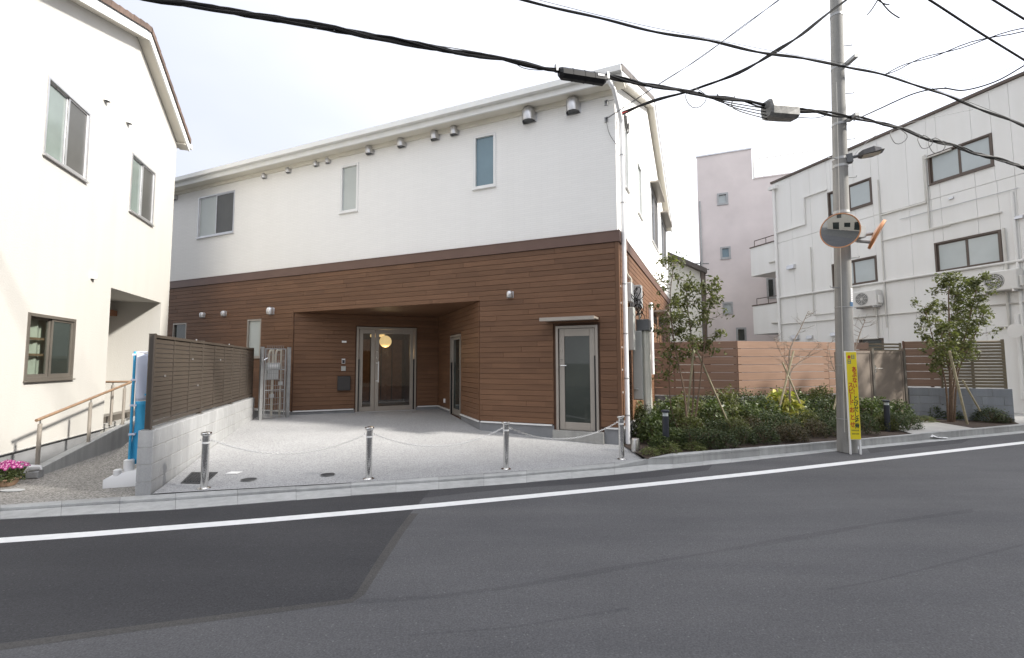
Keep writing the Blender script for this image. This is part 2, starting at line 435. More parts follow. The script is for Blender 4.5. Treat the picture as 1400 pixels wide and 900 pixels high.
# ------------------------------------------------------------------ mesh helpers
COL = sc.collection
class MB:
    def __init__(s, T=None):
        s.v, s.l, s.f, s.T, s.sm = [], [], [], T, []
    def add(s, pts, faces, smooth=False):
        k = len(s.v)
        for p in pts:
            s.l.append(tuple(p)); s.v.append(tuple(s.T(*p)) if s.T else tuple(p))
        for f in faces:
            s.f.append(tuple(i + k for i in f)); s.sm.append(smooth)
        return s
    def box(s, x0, x1, y0, y1, z0, z1):
        return s.add([(x0, y0, z0), (x1, y0, z0), (x1, y1, z0), (x0, y1, z0), (x0, y0, z1), (x1, y0, z1), (x1, y1, z1), (x0, y1, z1)],
                     [(0, 3, 2, 1), (4, 5, 6, 7), (0, 1, 5, 4), (1, 2, 6, 5), (2, 3, 7, 6), (3, 0, 4, 7)])
    def cbox(s, x0, x1, y0, y1, z0, z1, c=0.004):
        """box whose front (y0) edges are chamfered"""
        c = min(c, (x1 - x0) * .4, (z1 - z0) * .4, (y1 - y0) * .9)
        return s.add([(x0, y1, z0), (x1, y1, z0), (x1, y1, z1), (x0, y1, z1),
                      (x0, y0 + c, z0), (x1, y0 + c, z0), (x1, y0 + c, z1), (x0, y0 + c, z1),
                      (x0 + c, y0, z0 + c), (x1 - c, y0, z0 + c), (x1 - c, y0, z1 - c), (x0 + c, y0, z1 - c)],
                     [(0, 3, 2, 1), (0, 1, 5, 4), (1, 2, 6, 5), (2, 3, 7, 6), (3, 0, 4, 7),
                      (4, 5, 9, 8), (5, 6, 10, 9), (6, 7, 11, 10), (7, 4, 8, 11), (8, 9, 10, 11)])
    def quad(s, *p):
        return s.add(p, [tuple(range(len(p)))])
    def prism(s, poly, y0, y1):
        """polygon in x,z extruded along y"""
        n = len(poly)
        pts = [(x, y0, z) for x, z in poly] + [(x, y1, z) for x, z in poly]
        fs = [tuple(range(n)), tuple(range(2 * n - 1, n - 1, -1))] + [(i, i + n, (i + 1) % n + n, (i + 1) % n) for i in range(n)]
        return s.add(pts, fs)
    def plan(s, poly, z0, z1):
        """polygon in x,y extruded along z"""
        n = len(poly)
        pts = [(x, y, z0) for x, y in poly] + [(x, y, z1) for x, y in poly]
        fs = [tuple(range(n - 1, -1, -1)), tuple(range(n, 2 * n))] + [(i, (i + 1) % n, (i + 1) % n + n, i + n) for i in range(n)]
        return s.add(pts, fs)
    def tube(s, pts, r, n=8, caps=True):
        pts = [Vector(p) for p in pts]
        R = r if isinstance(r, (list, tuple)) else [r] * len(pts)
        P = []; up = None
        for i, p in enumerate(pts):
            t = (pts[min(i + 1, len(pts) - 1)] - pts[max(i - 1, 0)])
            t = t.normalized() if t.length > 1e-9 else Vector((0, 0, 1))
            if up is None:
                up = Vector((0, 0, 1)) if abs(t.z) < 0.9 else Vector((1, 0, 0))
            a = t.cross(up)
            if a.length < 1e-6: a = t.orthogonal()
            a.normalize(); b = a.cross(t).normalized(); up = b
            for k in range(n):
                q = 2 * math.pi * k / n
                P.append(p + (a * math.cos(q) + b * math.sin(q)) * R[i])
        F = []
        for i in range(len(pts) - 1):
            for k in range(n):
                F.append((i * n + k, i * n + (k + 1) % n, (i + 1) * n + (k + 1) % n, (i + 1) * n + k))
        s.add(P, F, True)
        if caps:
            k0 = len(s.f); base = len(s.v) - len(P)
            s.f.append(tuple(base + k for k in range(n - 1, -1, -1))); s.sm.append(False)
            s.f.append(tuple(base + (len(pts) - 1) * n + k for k in range(n))); s.sm.append(False)
        return s
    def lathe(s, prof, n=16, c=(0, 0, 0)):
        """profile list of (r,z) about the z axis through c"""
        P = []
        for r, z in prof:
            for k in range(n):
                q = 2 * math.pi * k / n
                P.append((c[0] + r * math.cos(q), c[1] + r * math.sin(q), c[2] + z))
        F = []
        for i in range(len(prof) - 1):
            for k in range(n):
                F.append((i * n + k, i * n + (k + 1) % n, (i + 1) * n + (k + 1) % n, (i + 1) * n + k))
        F.append(tuple(range(n - 1, -1, -1))); F.append(tuple((len(prof) - 1) * n + k for k in range(n)))
        return s.add(P, F, True)
    def build(s, name, m, parent=None, **props):
        me = bpy.data.meshes.new(name)
        me.from_pydata(s.v, [], s.f)
        at = me.attributes.new('loc0', 'FLOAT_VECTOR', 'POINT')
        at.data.foreach_set('vector', [c for p in s.l for c in p])
        me.polygons.foreach_set('use_smooth', s.sm)
        bm = bmesh.new(); bm.from_mesh(me); bmesh.ops.recalc_face_normals(bm, faces=bm.faces); bm.to_mesh(me); bm.free()
        if any(s.sm): me.set_sharp_from_angle(angle=math.radians(38))
        me.materials.append(M[m] if isinstance(m, str) else m)
        o = bpy.data.objects.new(name, me); COL.objects.link(o)
        if parent: o.parent = parent
        for k, v in props.items(): o[k] = v
        return o

def tag(o, label, cat, group=None):
    o['label'] = label; o['category'] = cat
    if group: o['group'] = group
    return o

def thing(name, label, cat, o=(0, 0, 0), az=90.0, group=None):
    e = bpy.data.objects.new(name, None); COL.objects.link(e)
    e.empty_display_size = 0.2
    e.location = o; e.rotation_euler = (0, 0, math.radians(90 - az))
    return tag(e, label, cat, group)

def copy_tree(o, parent=None):
    c = o.copy(); COL.objects.link(c); c.parent = parent
    for ch in list(o.children): copy_tree(ch, c)
    return c

def struct(o):
    o['kind'] = 'structure'; return o

def subtract(r, holes):
    rects = [r]
    for (a, b, c, d) in holes:
        nx = []
        for (x0, x1, z0, z1) in rects:
            if b <= x0 or a >= x1 or d <= z0 or c >= z1:
                nx.append((x0, x1, z0, z1)); continue
            if a > x0: nx.append((x0, a, z0, z1))
            if b < x1: nx.append((b, x1, z0, z1))
            xa, xb = max(a, x0), min(b, x1)
            if c > z0: nx.append((xa, xb, z0, c))
            if d < z1: nx.append((xa, xb, d, z1))
        rects = nx
    return [q for q in rects if q[1] - q[0] > 0.012 and q[3] - q[2] > 0.012]

def wall_holes(mb, u0, u1, z0, z1, holes, depth=0.1, d0=0.0):
    us = sorted({u0, u1, *[min(max(h[k], u0), u1) for h in holes for k in (0, 1)]})
    zs = sorted({z0, z1, *[min(max(h[k], z0), z1) for h in holes for k in (2, 3)]})
    for i in range(len(us) - 1):
        for j in range(len(zs) - 1):
            cu, cz = (us[i] + us[i + 1]) / 2, (zs[j] + zs[j + 1]) / 2
            if any(h[0] < cu < h[1] and h[2] < cz < h[3] for h in holes): continue
            mb.quad((us[i], d0, zs[j]), (us[i + 1], d0, zs[j]), (us[i + 1], d0, zs[j + 1]), (us[i], d0, zs[j + 1]))
    for a, b, c, d in holes:
        e = d0 + depth
        mb.quad((a, d0, c), (a, e, c), (a, e, d), (a, d0, d)); mb.quad((b, d0, c), (b, d0, d), (b, e, d), (b, e, c))
        mb.quad((a, d0, c), (b, d0, c), (b, e, c), (a, e, c)); mb.quad((a, d0, d), (a, e, d), (b, e, d), (b, d0, d))
    return mb

def window(root, T, u0, u1, z0, z1, panes, fm, ft=0.035, sill=True, proud=0.014, split=None, back=0.085):
    """frame with panes [(material, setback)] side by side; the frame is the part, panes and stiles sub-parts"""
    mb = MB(T)
    mb.box(u0, u0 + ft, -proud, back, z0, z1); mb.box(u1 - ft, u1, -proud, back, z0, z1)
    mb.box(u0 + ft, u1 - ft, -proud, back, z1 - ft, z1); mb.box(u0 + ft, u1 - ft, -proud, back, z0, z0 + ft)
    fr = mb.build('window', fm, root)
    n = len(panes); a = u0 + ft; b = u1 - ft
    cuts = [a + (b - a) * k / n for k in range(n + 1)]
    if split and n == 2: cuts[1] = a + (b - a) * split
    for k, (pm, sb) in enumerate(panes):
        p = MB(T)
        x0, x1 = cuts[k], cuts[k + 1]
        if n > 1:
            st = ft * 0.75
            s2 = MB(T)
            s2.box(x0, x0 + st, sb - 0.012, sb + 0.02, z0 + ft, z1 - ft); s2.box(x1 - st, x1, sb - 0.012, sb + 0.02, z0 + ft, z1 - ft)
            s2.box(x0 + st, x1 - st, sb - 0.012, sb + 0.02, z0 + ft, z0 + ft + st * 1.3); s2.box(x0 + st, x1 - st, sb - 0.012, sb + 0.02, z1 - ft - st, z1 - ft)
            s2.build('sash', fm, fr)
        p.box(x0, x1, sb, sb + 0.008, z0 + ft, z1 - ft).build('pane', pm, fr)
    if sill:
        MB(T).box(u0 - 0.01, u1 + 0.01, -0.045, 0.0, z0 - 0.022, z0 - 0.001).build('sill', fm, fr)
    return fr

def hood(root, T, u, z, s, m='alu_silver', n=10, depth=None, name='vent_hood'):
    """rounded deep vent hood, open below"""
    d = depth or s * 0.8
    w = s / 2
    mb = MB(T); rows = [(1.0, -w), (1.0, -w * .3), (1.0, w * .45)] + [(math.cos(math.radians(p)), w * .45 + w * .85 * math.sin(math.radians(p))) for p in (25, 45, 62, 77, 90)]
    P = []
    for rr_, zz in rows:
        for k in range(n + 1):
            q = math.pi * k / n
            cx_ = math.copysign(abs(math.cos(q)) ** .8, math.cos(q)); sy = math.sin(q) ** .8 if math.sin(q) > 1e-6 else 0
            bot = 0.88 if zz == -w else 1.0
            P.append((u + w * rr_ * cx_, -d * max(rr_, .02) * sy * bot, z + zz))
    W_ = n + 1
    mb.add(P, [(j * W_ + k, j * W_ + k + 1, (j + 1) * W_ + k + 1, (j + 1) * W_ + k) for j in range(len(rows) - 1) for k in range(n)], True)
    o = mb.build(name, m, root)
    MB(T).box(u - w * 0.72, u + w * 0.72, -d * 0.62, -0.002, z - w * 0.86, z - w * 0.82).build('grille', 'box_dark', o)
    MB(T).box(u - w * 1.12, u + w * 1.12, -.006, 0.001, z - w * 1.08, z + w * 0.9).build('flange', m, o)
    return o

def boards(root, T, u0, u1, z0, z1, pitch, lens, holes, m, rng, d0=-0.02, d1=0.0, gap=0.0045, name='board'):
    n = max(1, round((z1 - z0) / pitch)); h = (z1 - z0) / n
    cnt = 0
    for r in range(n):
        u = u0 - rng.random() * lens[0]
        while u < u1:
            e = u + rng.uniform(*lens)
            a, b = max(u, u0), min(e, u1)
            if u1 - b < 0.35: b = u1; e = u1
            u = e
            if b - a < 0.02: continue
            for q in subtract((a, b, z0 + r * h, z0 + (r + 1) * h), holes):
                MB(T).cbox(q[0] + .0002, q[1] - .0002, d0 + rng.uniform(-.0012, .0012), d1, q[2] + gap / 2, q[3] - gap / 2, 0.004).build(name, m, root)
                cnt += 1
    return cnt

def catenary(a, b, sag, n=16):
    a, b = Vector(a), Vector(b)
    return [a.lerp(b, i / n) - Vector((0, 0, sag * 4 * (i / n) * (1 - i / n))) for i in range(n + 1)]

def smooth_path(pts, sub=4):
    pts = [Vector(p) for p in pts]
    o = []
    for i in range(len(pts) - 1):
        p0 = pts[max(i - 1, 0)]; p1 = pts[i]; p2 = pts[i + 1]; p3 = pts[min(i + 2, len(pts) - 1)]
        for k in range(sub):
            t = k / sub
            o.append(0.5 * ((2 * p1) + (p2 - p0) * t + (2 * p0 - 5 * p1 + 4 * p2 - p3) * t * t + (3 * p1 - p0 - 3 * p2 + p3) * t ** 3))
    o.append(pts[-1])
    return o

def leaf_mesh(name, pts, size, aspect, m, parent, seed=0, up=0.35, droop=0.0):
    rng = np.random.default_rng(seed)
    P = np.asarray(pts, float); n = len(P)
    nrm = rng.normal(size=(n, 3)); nrm[:, 2] = np.abs(nrm[:, 2]) + up * 2
    nrm /= np.linalg.norm(nrm, axis=1)[:, None]
    d = rng.normal(size=(n, 3)); d[:, 2] -= droop
    d -= nrm * (d * nrm).sum(1)[:, None]; d /= np.linalg.norm(d, axis=1)[:, None]
    s = np.cross(nrm, d)
    L_ = size * rng.uniform(0.65, 1.25, n)[:, None]
    a = P - d * L_ * 0.5; c = P + d * L_ * 0.5
    b = P + s * L_ * aspect * 0.5 + nrm * L_ * 0.10; e = P - s * L_ * aspect * 0.5 + nrm * L_ * 0.10
    V = np.stack([a, b, c, e], 1).reshape(-1, 3)
    me = bpy.data.meshes.new(name)
    me.vertices.add(4 * n); me.vertices.foreach_set('co', V.ravel())
    idx = np.arange(4 * n).reshape(n, 4)
    tri = np.concatenate([idx[:, [0, 1, 2]], idx[:, [0, 2, 3]]], 1).reshape(-1)
    me.loops.add(6 * n); me.loops.foreach_set('vertex_index', tri)
    me.polygons.add(2 * n); me.polygons.foreach_set('loop_start', np.arange(0, 6 * n, 3)); me.polygons.foreach_set('loop_total', np.full(2 * n, 3))
    me.update(calc_edges=True)
    me.materials.append(M[m])
    o = bpy.data.objects.new(name, me); COL.objects.link(o)
    if parent: o.parent = parent
    return o

def text(parent, s, size, m, mtx, name='lettering'):
    c = bpy.data.curves.new(name, 'FONT'); c.body = s; c.size = size; c.extrude = 0.0008; c.resolution_u = 2
    c.align_x = 'CENTER'; c.align_y = 'CENTER'; c.offset = size * 0.028
    tmp = bpy.data.objects.new('tmp', c); COL.objects.link(tmp)
    bpy.context.view_layer.update()
    me = bpy.data.meshes.new_from_object(tmp.evaluated_get(bpy.context.evaluated_depsgraph_get()))
    bpy.data.objects.remove(tmp); bpy.data.curves.remove(c)
    me.materials.clear(); me.materials.append(M[m])
    o = bpy.data.objects.new(name, me); COL.objects.link(o); o.parent = parent; o.matrix_local = mtx
    return o

# ================================================================== THE SETTING: ground, road, kerb, paving
struct(MB().quad((-400, -400, -0.075), (400, -400, -0.075), (400, 900, -0.075), (-400, 900, -0.075)).build('ground', 'earth'))

ST = [-60, 0, 240, 480, 600, 720, 840, 885, 920, 1000, 1140, 1260, 1400, 1460]
LIPB = [697, 693, 677, 662.7, 654.3, 645.4, 634.4, 629.4, 624.9, 617.7, 604.8, 594.0, 581.6, 576.5]
LIPF = [703, 699, 684, 667.0, 659.0, 650.4, 640.5, 635.5, 631.0, 624.5, 612.5, 600.6, 586.8, 581.2]
GUTF = [714, 710, 696.6, 677.6, 668.8, 659.6, 649.0, 644.5, 640.5, 632.3, 617.2, 605.6, 592.0, 586.6]
RISE = [0, 0, 0, 0, 0, 0, 0, 0.05, 0.085, 0.085, 0.085, 0.085, 0.085, 0.085]
lb = [G(x, y, z) for x, y, z in zip(ST, LIPB, RISE)]
lf = [G(x, y, -0.035) for x, y in zip(ST, LIPF)]
gf = [G(x, y, -0.045) for x, y in zip(ST, GUTF)]
def extend(L_, a=9.0, b=30.0):
    d0 = (L_[0] - L_[1]); d0.z = 0; d1 = (L_[-1] - L_[-2]); d1.z = 0
    return [L_[0] + d0.normalized() * a] + L_ + [L_[-1] + d1.normalized() * b]
lb, lf, gf = extend(lb), extend(lf), extend(gf)

def along(L_, s):
    acc = 0
    for i in range(len(L_) - 1):
        d = (L_[i + 1] - L_[i]).length
        if acc + d >= s or i == len(L_) - 2: return L_[i].lerp(L_[i + 1], (s - acc) / d)
        acc += d
def total(L_): return sum((L_[i + 1] - L_[i]).length for i in range(len(L_) - 1))

# resample the three kerb lines by the same fraction of each source segment, in pieces of about 0.6 m
def stations():
    out = []
    for i in range(len(lb) - 1):
        ln = (gf[i + 1] - gf[i]).length; k = max(1, round(ln / 0.6)) if ln < 20 else 12
        for j in range(k):
            t = j / k; out.append((lb[i].lerp(lb[i + 1], t), lf[i].lerp(lf[i + 1], t), gf[i].lerp(gf[i + 1], t)))
    out.append((lb[-1], lf[-1], gf[-1]))
    return out
SK = stations()
kerb = bpy.data.objects.new('kerb', None); COL.objects.link(kerb); struct(kerb)
kerb['label'] = 'pale concrete kerb and gutter stones along the road edge'
rng = random.Random(3)
for i in range(len(SK) - 1):
    (b0, f0, g0), (b1, f1, g1) = SK[i], SK[i + 1]
    g = 0.0016 / max((g1 - g0).length, .01)
    PA, PK = [], []
    for t in (g, 1 - g):
        B, F, K = b0.lerp(b1, t), f0.lerp(f1, t), g0.lerp(g1, t)
        n = (B - K); n.z = 0; n.normalize()
        dz = rng.uniform(-.003, .003) if t == g else dz
        F2 = F + n * 0.010; F2.z = B.z - 0.010 + dz; B1 = F + n * 0.024; B1.z = B.z + dz
        Bb = B + n * 0.09; Bb.z = B.z + dz
        Fa = F - n * 0.005
        PA += [K - Vector((0, 0, .12)), K + Vector((0, 0, dz)), Fa + Vector((0, 0, dz)), Fa - Vector((0, 0, .12))]
        PK += [F - Vector((0, 0, .12)), F2, B1, Bb, Bb - Vector((0, 0, .2))]
    MB().add(PA, [(0, 1, 5, 4), (1, 2, 6, 5), (2, 3, 7, 6), (0, 1, 2, 3), (7, 6, 5, 4)]).build('gutter_stone', 'gutter_stone', kerb)
    MB().add(PK, [(k, k + 1, k + 6, k + 5) for k in range(4)] + [(0, 1, 2, 3, 4), (9, 8, 7, 6, 5)]).build('kerb_stone', 'kerb_stone', kerb)

# road sheet between the near gutter and the far side behind the camera
mb = MB()
for i in range(len(gf) - 1):
    a, b = gf[i], gf[i + 1]
    n = E_(162)
    mb.quad((a.x, a.y, -.05), (b.x, b.y, -.05), *[(q.x, q.y, -.05) for q in (b + n * 7.6, a + n * 7.6)])
road = struct(mb.build('road', 'asphalt'))

LINE = [(-60, 743), (0, 738.9), (120, 730.5), (240, 721.0), (360, 711.4), (480, 701.0), (600, 690.4), (720, 679.0), (820, 669.2), (920, 659.0), (1040, 646.3), (1160, 632.6), (1280, 618.9), (1400, 605.2), (1460, 598.5)]
lc = extend([G(x, y, -.0475) for x, y in LINE], 8, 25)
mb = MB()
wl = 0.075
for i in range(len(lc) - 1):
    a, b = lc[i], lc[i + 1]
    d = (b - a).normalized(); n = Vector((-d.y, d.x, 0))
    na = n if i == 0 else ((a - lc[i - 1]).normalized() + d); na = Vector((-na.y, na.x, 0)).normalized() if i else n
    nb = n if i == len(lc) - 2 else Vector((-((lc[i + 2] - b).normalized() + d).y, ((lc[i + 2] - b).normalized() + d).x, 0)).normalized()
    mb.quad(a - na * wl, b - nb * wl, b + nb * wl, a + na * wl)
mb.build('lane_line', 'line_paint', road)
# darker relaid asphalt on the left, with its pale brown seam, and the relaid strip beside the gutter
def sheet(name, m, pts, z, parent):
    return MB().add([G(x, y, z) for x, y in pts], [tuple(range(len(pts)))]).build(name, m, parent)
sheet('asphalt_patch', 'asphalt_patch', [(-300, 790), (-60, 712), (0, 709.5), (240, 696.2), (480, 677.2), (590, 669), (579, 681), (561, 702), (541, 728), (515, 766), (487, 811), (478, 819), (360, 833), (180, 856), (0, 880), (-300, 925)], -.0493, road)
sheet('patch_seam', 'asphalt_seam', [(561, 702), (572, 702), (553, 727), (528, 766), (499, 812), (482, 824), (360, 840), (180, 864), (0, 889), (-300, 936), (-300, 925), (0, 880), (180, 856), (360, 833), (478, 819), (487, 811), (515, 766), (541, 728)], -.0491, road)
sheet('edge_strip', 'asphalt_edge', [(579, 681), (590, 669.3), (720, 659.3), (840, 648.7), (920, 640.2), (975, 634.6), (968, 643), (900, 652), (800, 661.5), (700, 668), (640, 674)], -.0493, road)
sheet('edge_strip', 'asphalt_edge', [(1185, 613), (1260, 605.4), (1330, 599), (1315, 606), (1260, 611.5), (1190, 620)], -.0493, road)
for L_, wd in (([(487, 823), (600, 815), (700, 803), (830, 779), (960, 757), (1080, 737), (1200, 716), (1330, 697)], 4.0), ([(1130, 806), (1200, 794), (1290, 772), (1400, 744)], 2.2), ([(560, 868), (700, 858), (860, 832)], 2.0)):
    up = [(x, y - wd * (.6 + .4 * math.sin(x * .031))) for x, y in L_]; dn_ = [(x, y + wd * (.7 + .3 * math.cos(x * .023))) for x, y in reversed(L_)]
    sheet('worn_band', 'asphalt_worn', up + dn_, -.0494, road)

def fz(n):
    k = [(5, 0), (6.2, 0), (7.3, .05), (9.1, .165), (11.6, .25), (20, .25)]
    for (a, x), (b, y) in zip(k, k[1:]):
        if n <= b: return x + (y - x) * (n - a) / (b - a)
    return .25
def gz(n):
    return 0 if n < 7.9 else min(.40, 0.128 * (n - 7.9))

def back_of(px):
    """kerb back edge at a picture column"""
    for i in range(len(ST) - 1):
        if ST[i] <= px <= ST[i + 1]:
            t = (px - ST[i]) / (ST[i + 1] - ST[i])
            B = lb[i + 1].lerp(lb[i + 2], t); K = gf[i + 1].lerp(gf[i + 2], t)
            n = (B - K); n.z = 0
            return B + n.normalized() * 0.085
def paving(name, m, cols, backs, zf, rows=14, dz=0.0):
    mb = MB(); P = []
    for c, bk in zip(cols, backs):
        K = back_of(c) if not isinstance(c, Vector) else c
        for r in range(rows + 1):
            q = K.lerp(Vector((bk[0], bk[1], 0)), r / rows)
            P.append((q.x, q.y, zf(nn(q)) + dz))
    F = []
    for i in range(len(cols) - 1):
        for r in range(rows):
            a = i * (rows + 1) + r
            F.append((a, a + rows + 1, a + rows + 2, a + 1))
    return struct(mb.add(P, F, True).build(name, m))

BW = G(205.6, 676.7, 0.0)                      # near foot of the block wall
BWF = Fr(BW, -18.0)
PC = Vector((1.909, 8.267, 0))                 # front right corner of the main building
cols = [206, 240, 300, 360, 420, 480, 540, 600, 660, 720, 780, 840, 868, 886]
bp = [BWF.world(7.4, 0.02, 0), Vector((-1.0, 12.9, 0)), PC + Vector((0.05, 0.05, 0))]
backs = []
for i in range(len(cols)):
    t = i / (len(cols) - 1)
    backs.append(bp[0].lerp(bp[1], t / .55) if t < .55 else bp[1].lerp(bp[2], (t - .55) / .45))
paving('forecourt', 'washed_aggregate', cols, backs, fz)
P1 = G(52, 639, .10)
CF = Fr(P1, -18.0)
e4 = CF.world(4.6, 0, 0); f4 = BWF.world(6.6, .08, 0)
a4 = CF.world(-.05, 0, 0)
paving('ramp', 'ramp_aggregate', [62, 90, 120, 150, 175, 196], [e4.lerp(f4, k / 5) for k in range(6)], gz)
paving('apron', 'ramp_aggregate', [-60, -20, 20, 45, 62], [CF.world(-.6, 1.9, 0), CF.world(-.2, 1.3, 0), CF.world(.3, .75, 0), CF.world(4.4, .6, 0), CF.world(4.6, .0, 0)], lambda n: 0.0, 14, -.004)
# small covers let into the forecourt
def gpt(px, py, lift=0.006):
    z = 0
    for _ in range(4): z = fz(nn(G(px, py, z)))
    p = G(px, py, z); p.z = z + lift; return p

def seat(px, py): return gpt(px, py, 0)

# ================================================================== MAIN BUILDING
AZ = 113.42
FF = Fr(PC, AZ)                 # front: u to the right (0 at the corner), d inward
SF = Fr(PC, AZ - 90)            # right side wall: u away from the street
house = thing('timber_clad_house', 'large white two-storey house with brown timber-clad ground floor and recessed entrance', 'house', PC, AZ)
TF = lambda u, d, z: (u, d, z)
TS = lambda u, d, z: (-d, u, z)
Z_TRIM, Z_BB, Z_BT, Z_TOP = 0.335, 3.667, 3.853, 6.62
UL, UR, ZL = FF.w(399.5, 520)[0], FF.w(656.5, 500)[0], 2.747
U0, DEP = -13.6, 10.3
def fu(px, py): return FF.w(px, py)
def rect(fr, l, r, t, b, rowx=None):
    """window rectangle from picture edges measured at its left edge (l), right edge (r), top and bottom at the right edge"""
    u0 = fr.w(*l)[0]; u1 = fr.w(*r)[0]
    return u0, u1, fr.w(*b)[1], fr.w(*t)[1]
w1 = rect(FF, (271, 300), (320.5, 290), (320.6, 260.1), (319, 318.2))
w2 = rect(FF, (465.6, 258), (490, 255), (490.9, 222), (489, 288.2))
w3 = rect(FF, (647.3, 222), (678, 217), (678, 180.2), (678, 254.4))
w4 = rect(FF, (338.2, 455), (357.4, 455), (357.4, 436.2), (357, 489))
w5 = rect(FF, (236.5, 455), (255.3, 455), (255.3, 441.5), (255, 480))
# white upper storey, front
wall_holes(MB(TF), U0, 0, Z_BT - .02, Z_TOP, [w1, w2, w3]).build('front_wall', 'siding_white', house)
window(house, TF, *w1, [('pane_frost', .03), ('pane_screen', .012)], 'alu_silver', 0.03)
window(house, TF, *w2, [('pane_frost', .03)], 'alu_white', 0.055)
window(house, TF, *w3, [('pane_blue', .03)], 'alu_white', 0.055)
# side wall (gable)
def sw(l, r, t, b): return rect(SF, l, r, t, b)
RZ, RY = 8.97, 4.95
s1 = sw((854.5, 220), (858.5, 220), (858.5, 182), (858.5, 262))
s2 = sw((871.3, 262), (877, 262), (876.8, 233), (877, 300))
s3 = sw((890.5, 300), (899, 300), (898.5, 279), (899.2, 344))
s4 = sw((904, 330), (910.4, 330), (910, 313), (910.6, 367))
wall_holes(MB(TS), 0, DEP, Z_BT - .02, Z_TOP, [s1, s2, s3, s4]).build('side_wall', 'siding_white', house)
MB(TS).add([(0, 0, Z_TOP), (DEP, 0, Z_TOP), (RY, 0, RZ - .26)], [(0, 1, 2)]).build('gable_wall', 'siding_white', house)
for s in (s1, s2): window(house, TS, *s, [('pane_frost', .03)], 'alu_white', 0.05)
for s in (s3, s4):
    window(house, TS, *s, [('pane_dark', .03), ('pane_screen', .015)], 'alu_silver', 0.04)
    MB(TS).box(s[0] - .1, s[1] + .1, -.24, 0, s[3] + .05, s[3] + .09).build('window_canopy', 'alu_taupe', house)
wall_holes(MB(lambda u, d, z: (U0 + d, u, z)), 0, DEP, -.05, Z_TOP, []).build('side_wall', 'siding_white', house)
MB(lambda u, d, z: (u, DEP + d, z)).quad((U0, 0, -.05), (0, 0, -.05), (0, 0, Z_TOP), (U0, 0, Z_TOP)).build('rear_wall', 'siding_white', house)
MB(TF).quad((U0, 0, Z_TOP), (0, 0, Z_TOP), (0, DEP, Z_TOP), (U0, DEP, Z_TOP)).build('attic_floor', 'soffit_cream', house)
# brown belt course
MB().box(U0, 0.045, -.045, -.0005, Z_BB, Z_BT).box(0.0005, .045, 0.0, DEP, Z_BB, Z_BT).build('belt_course', 'belt_brown', house)
MB().box(U0, 0.05, -.052, -.02, Z_BT, Z_BT + .018).box(0.02, .05, -.02, DEP, Z_BT, Z_BT + .018).build('flashing', 'belt_brown', house)
# entrance notch
Lw, Rw = FF.world(UL, 0, 0), FF.world(UR, 0, 0)
Dw = onv(600, 500, Lw, 67.5); Dw.z = 0
DF = Fr(Lw, 67.5)
raz = math.degrees(math.atan2((Rw - Dw).x, (Rw - Dw).y))
RF = Fr(Dw, raz)
LD, LR = (Dw - Lw).length, (Rw - Dw).length
def chain(fr):        # wall frame -> house local
    def T(u, d, z):
        P = fr.world(u, d, z); return FF.loc(P)
    return T
TD, TR = chain(DF), chain(RF)
dl = FF.loc(Dw)
# small front door
dr = (FF.w(761.2, 520)[0], FF.w(818.6, 520)[0], 0.255, FF.w(762, 446.5)[1])
de = (DF.w(487, 500)[0], DF.w(568.6, 500)[0], 0.25, DF.w(487, 447)[1])
rw_ = (RF.w(616.8, 500)[0], RF.w(630.6, 500)[0], 0.26, RF.w(630.6, 456.5)[1])
# backing walls behind the boards
alc = (UL, UR, -1, ZL)
mb = MB(TF)
for (a, b, c, d) in subtract((U0, 0, -.05, Z_BB + .02), [alc, w4, w5, dr]):
    mb.quad((a, 0, c), (b, 0, c), (b, 0, d), (a, 0, d))
mb.build('lower_front_wall', 'wood_backing', house)
mb = MB(TD)
for (a, b, c, d) in subtract((0, LD, -.05, ZL), [de]): mb.quad((a, 0, c), (b, 0, c), (b, 0, d), (a, 0, d))
mb.build('entrance_wall', 'wood_backing', house)
mb = MB(TR)
for (a, b, c, d) in subtract((0, LR, -.05, ZL), [rw_]): mb.quad((a, 0, c), (b, 0, c), (b, 0, d), (a, 0, d))
mb.build('reveal_wall', 'wood_backing', house)
MB(TS).quad((0, 0, -.05), (DEP, 0, -.05), (DEP, 0, Z_BB + .02), (0, 0, Z_BB + .02)).build('lower_side_wall', 'wood_backing', house)
MB().plan([(UL, -.001), (UR, -.001), (dl.x, dl.y)], ZL, ZL + .05).build('entrance_soffit', 'wood_siding', house)
# timber boards, each one a piece
rb = random.Random(11)
PITCH_B = 0.1043
dh = (dr[0] - .055, dr[1] + .035, 0, dr[3] + .05)
nb = boards(house, TF, U0 + .4, -.045, Z_TRIM + .02, Z_BB - .004, PITCH_B, (2.3, 3.5), [alc, dh, w4, w5], 'wood_siding', rb)
deh = (de[0] - .03, de[1] + .03, 0, de[3] + .03)
nb += boards(house, TD, 0.02, LD - .02, Z_TRIM + .02, ZL - .004, PITCH_B, (2.4, 3.2), [deh], 'wood_siding', rb)
rwh = (rw_[0] - .03, rw_[1] + .03, 0, rw_[3] + .03)
nb += boards(house, TR, 0.02, LR - .022, Z_TRIM + .02, ZL - .004, PITCH_B, (2.4, 3.4), [rwh], 'wood_siding', rb)
print('boards', nb)
# side boards, too fine in the picture to pick apart
mb = MB(TS)
n = 32; h = (Z_BB - .004 - Z_TRIM - .02) / n
for r in range(n):
    z0 = Z_TRIM + .02 + r * h
    u = 0.045
    while u < DEP:
        e = min(DEP, u + rb.uniform(1.5, 3.0)); mb.cbox(u, e - .002, -.02, 0, z0 + .0025, z0 + h - .0025); u = e
mb.build('side_boards', 'wood_siding', house, kind='stuff')
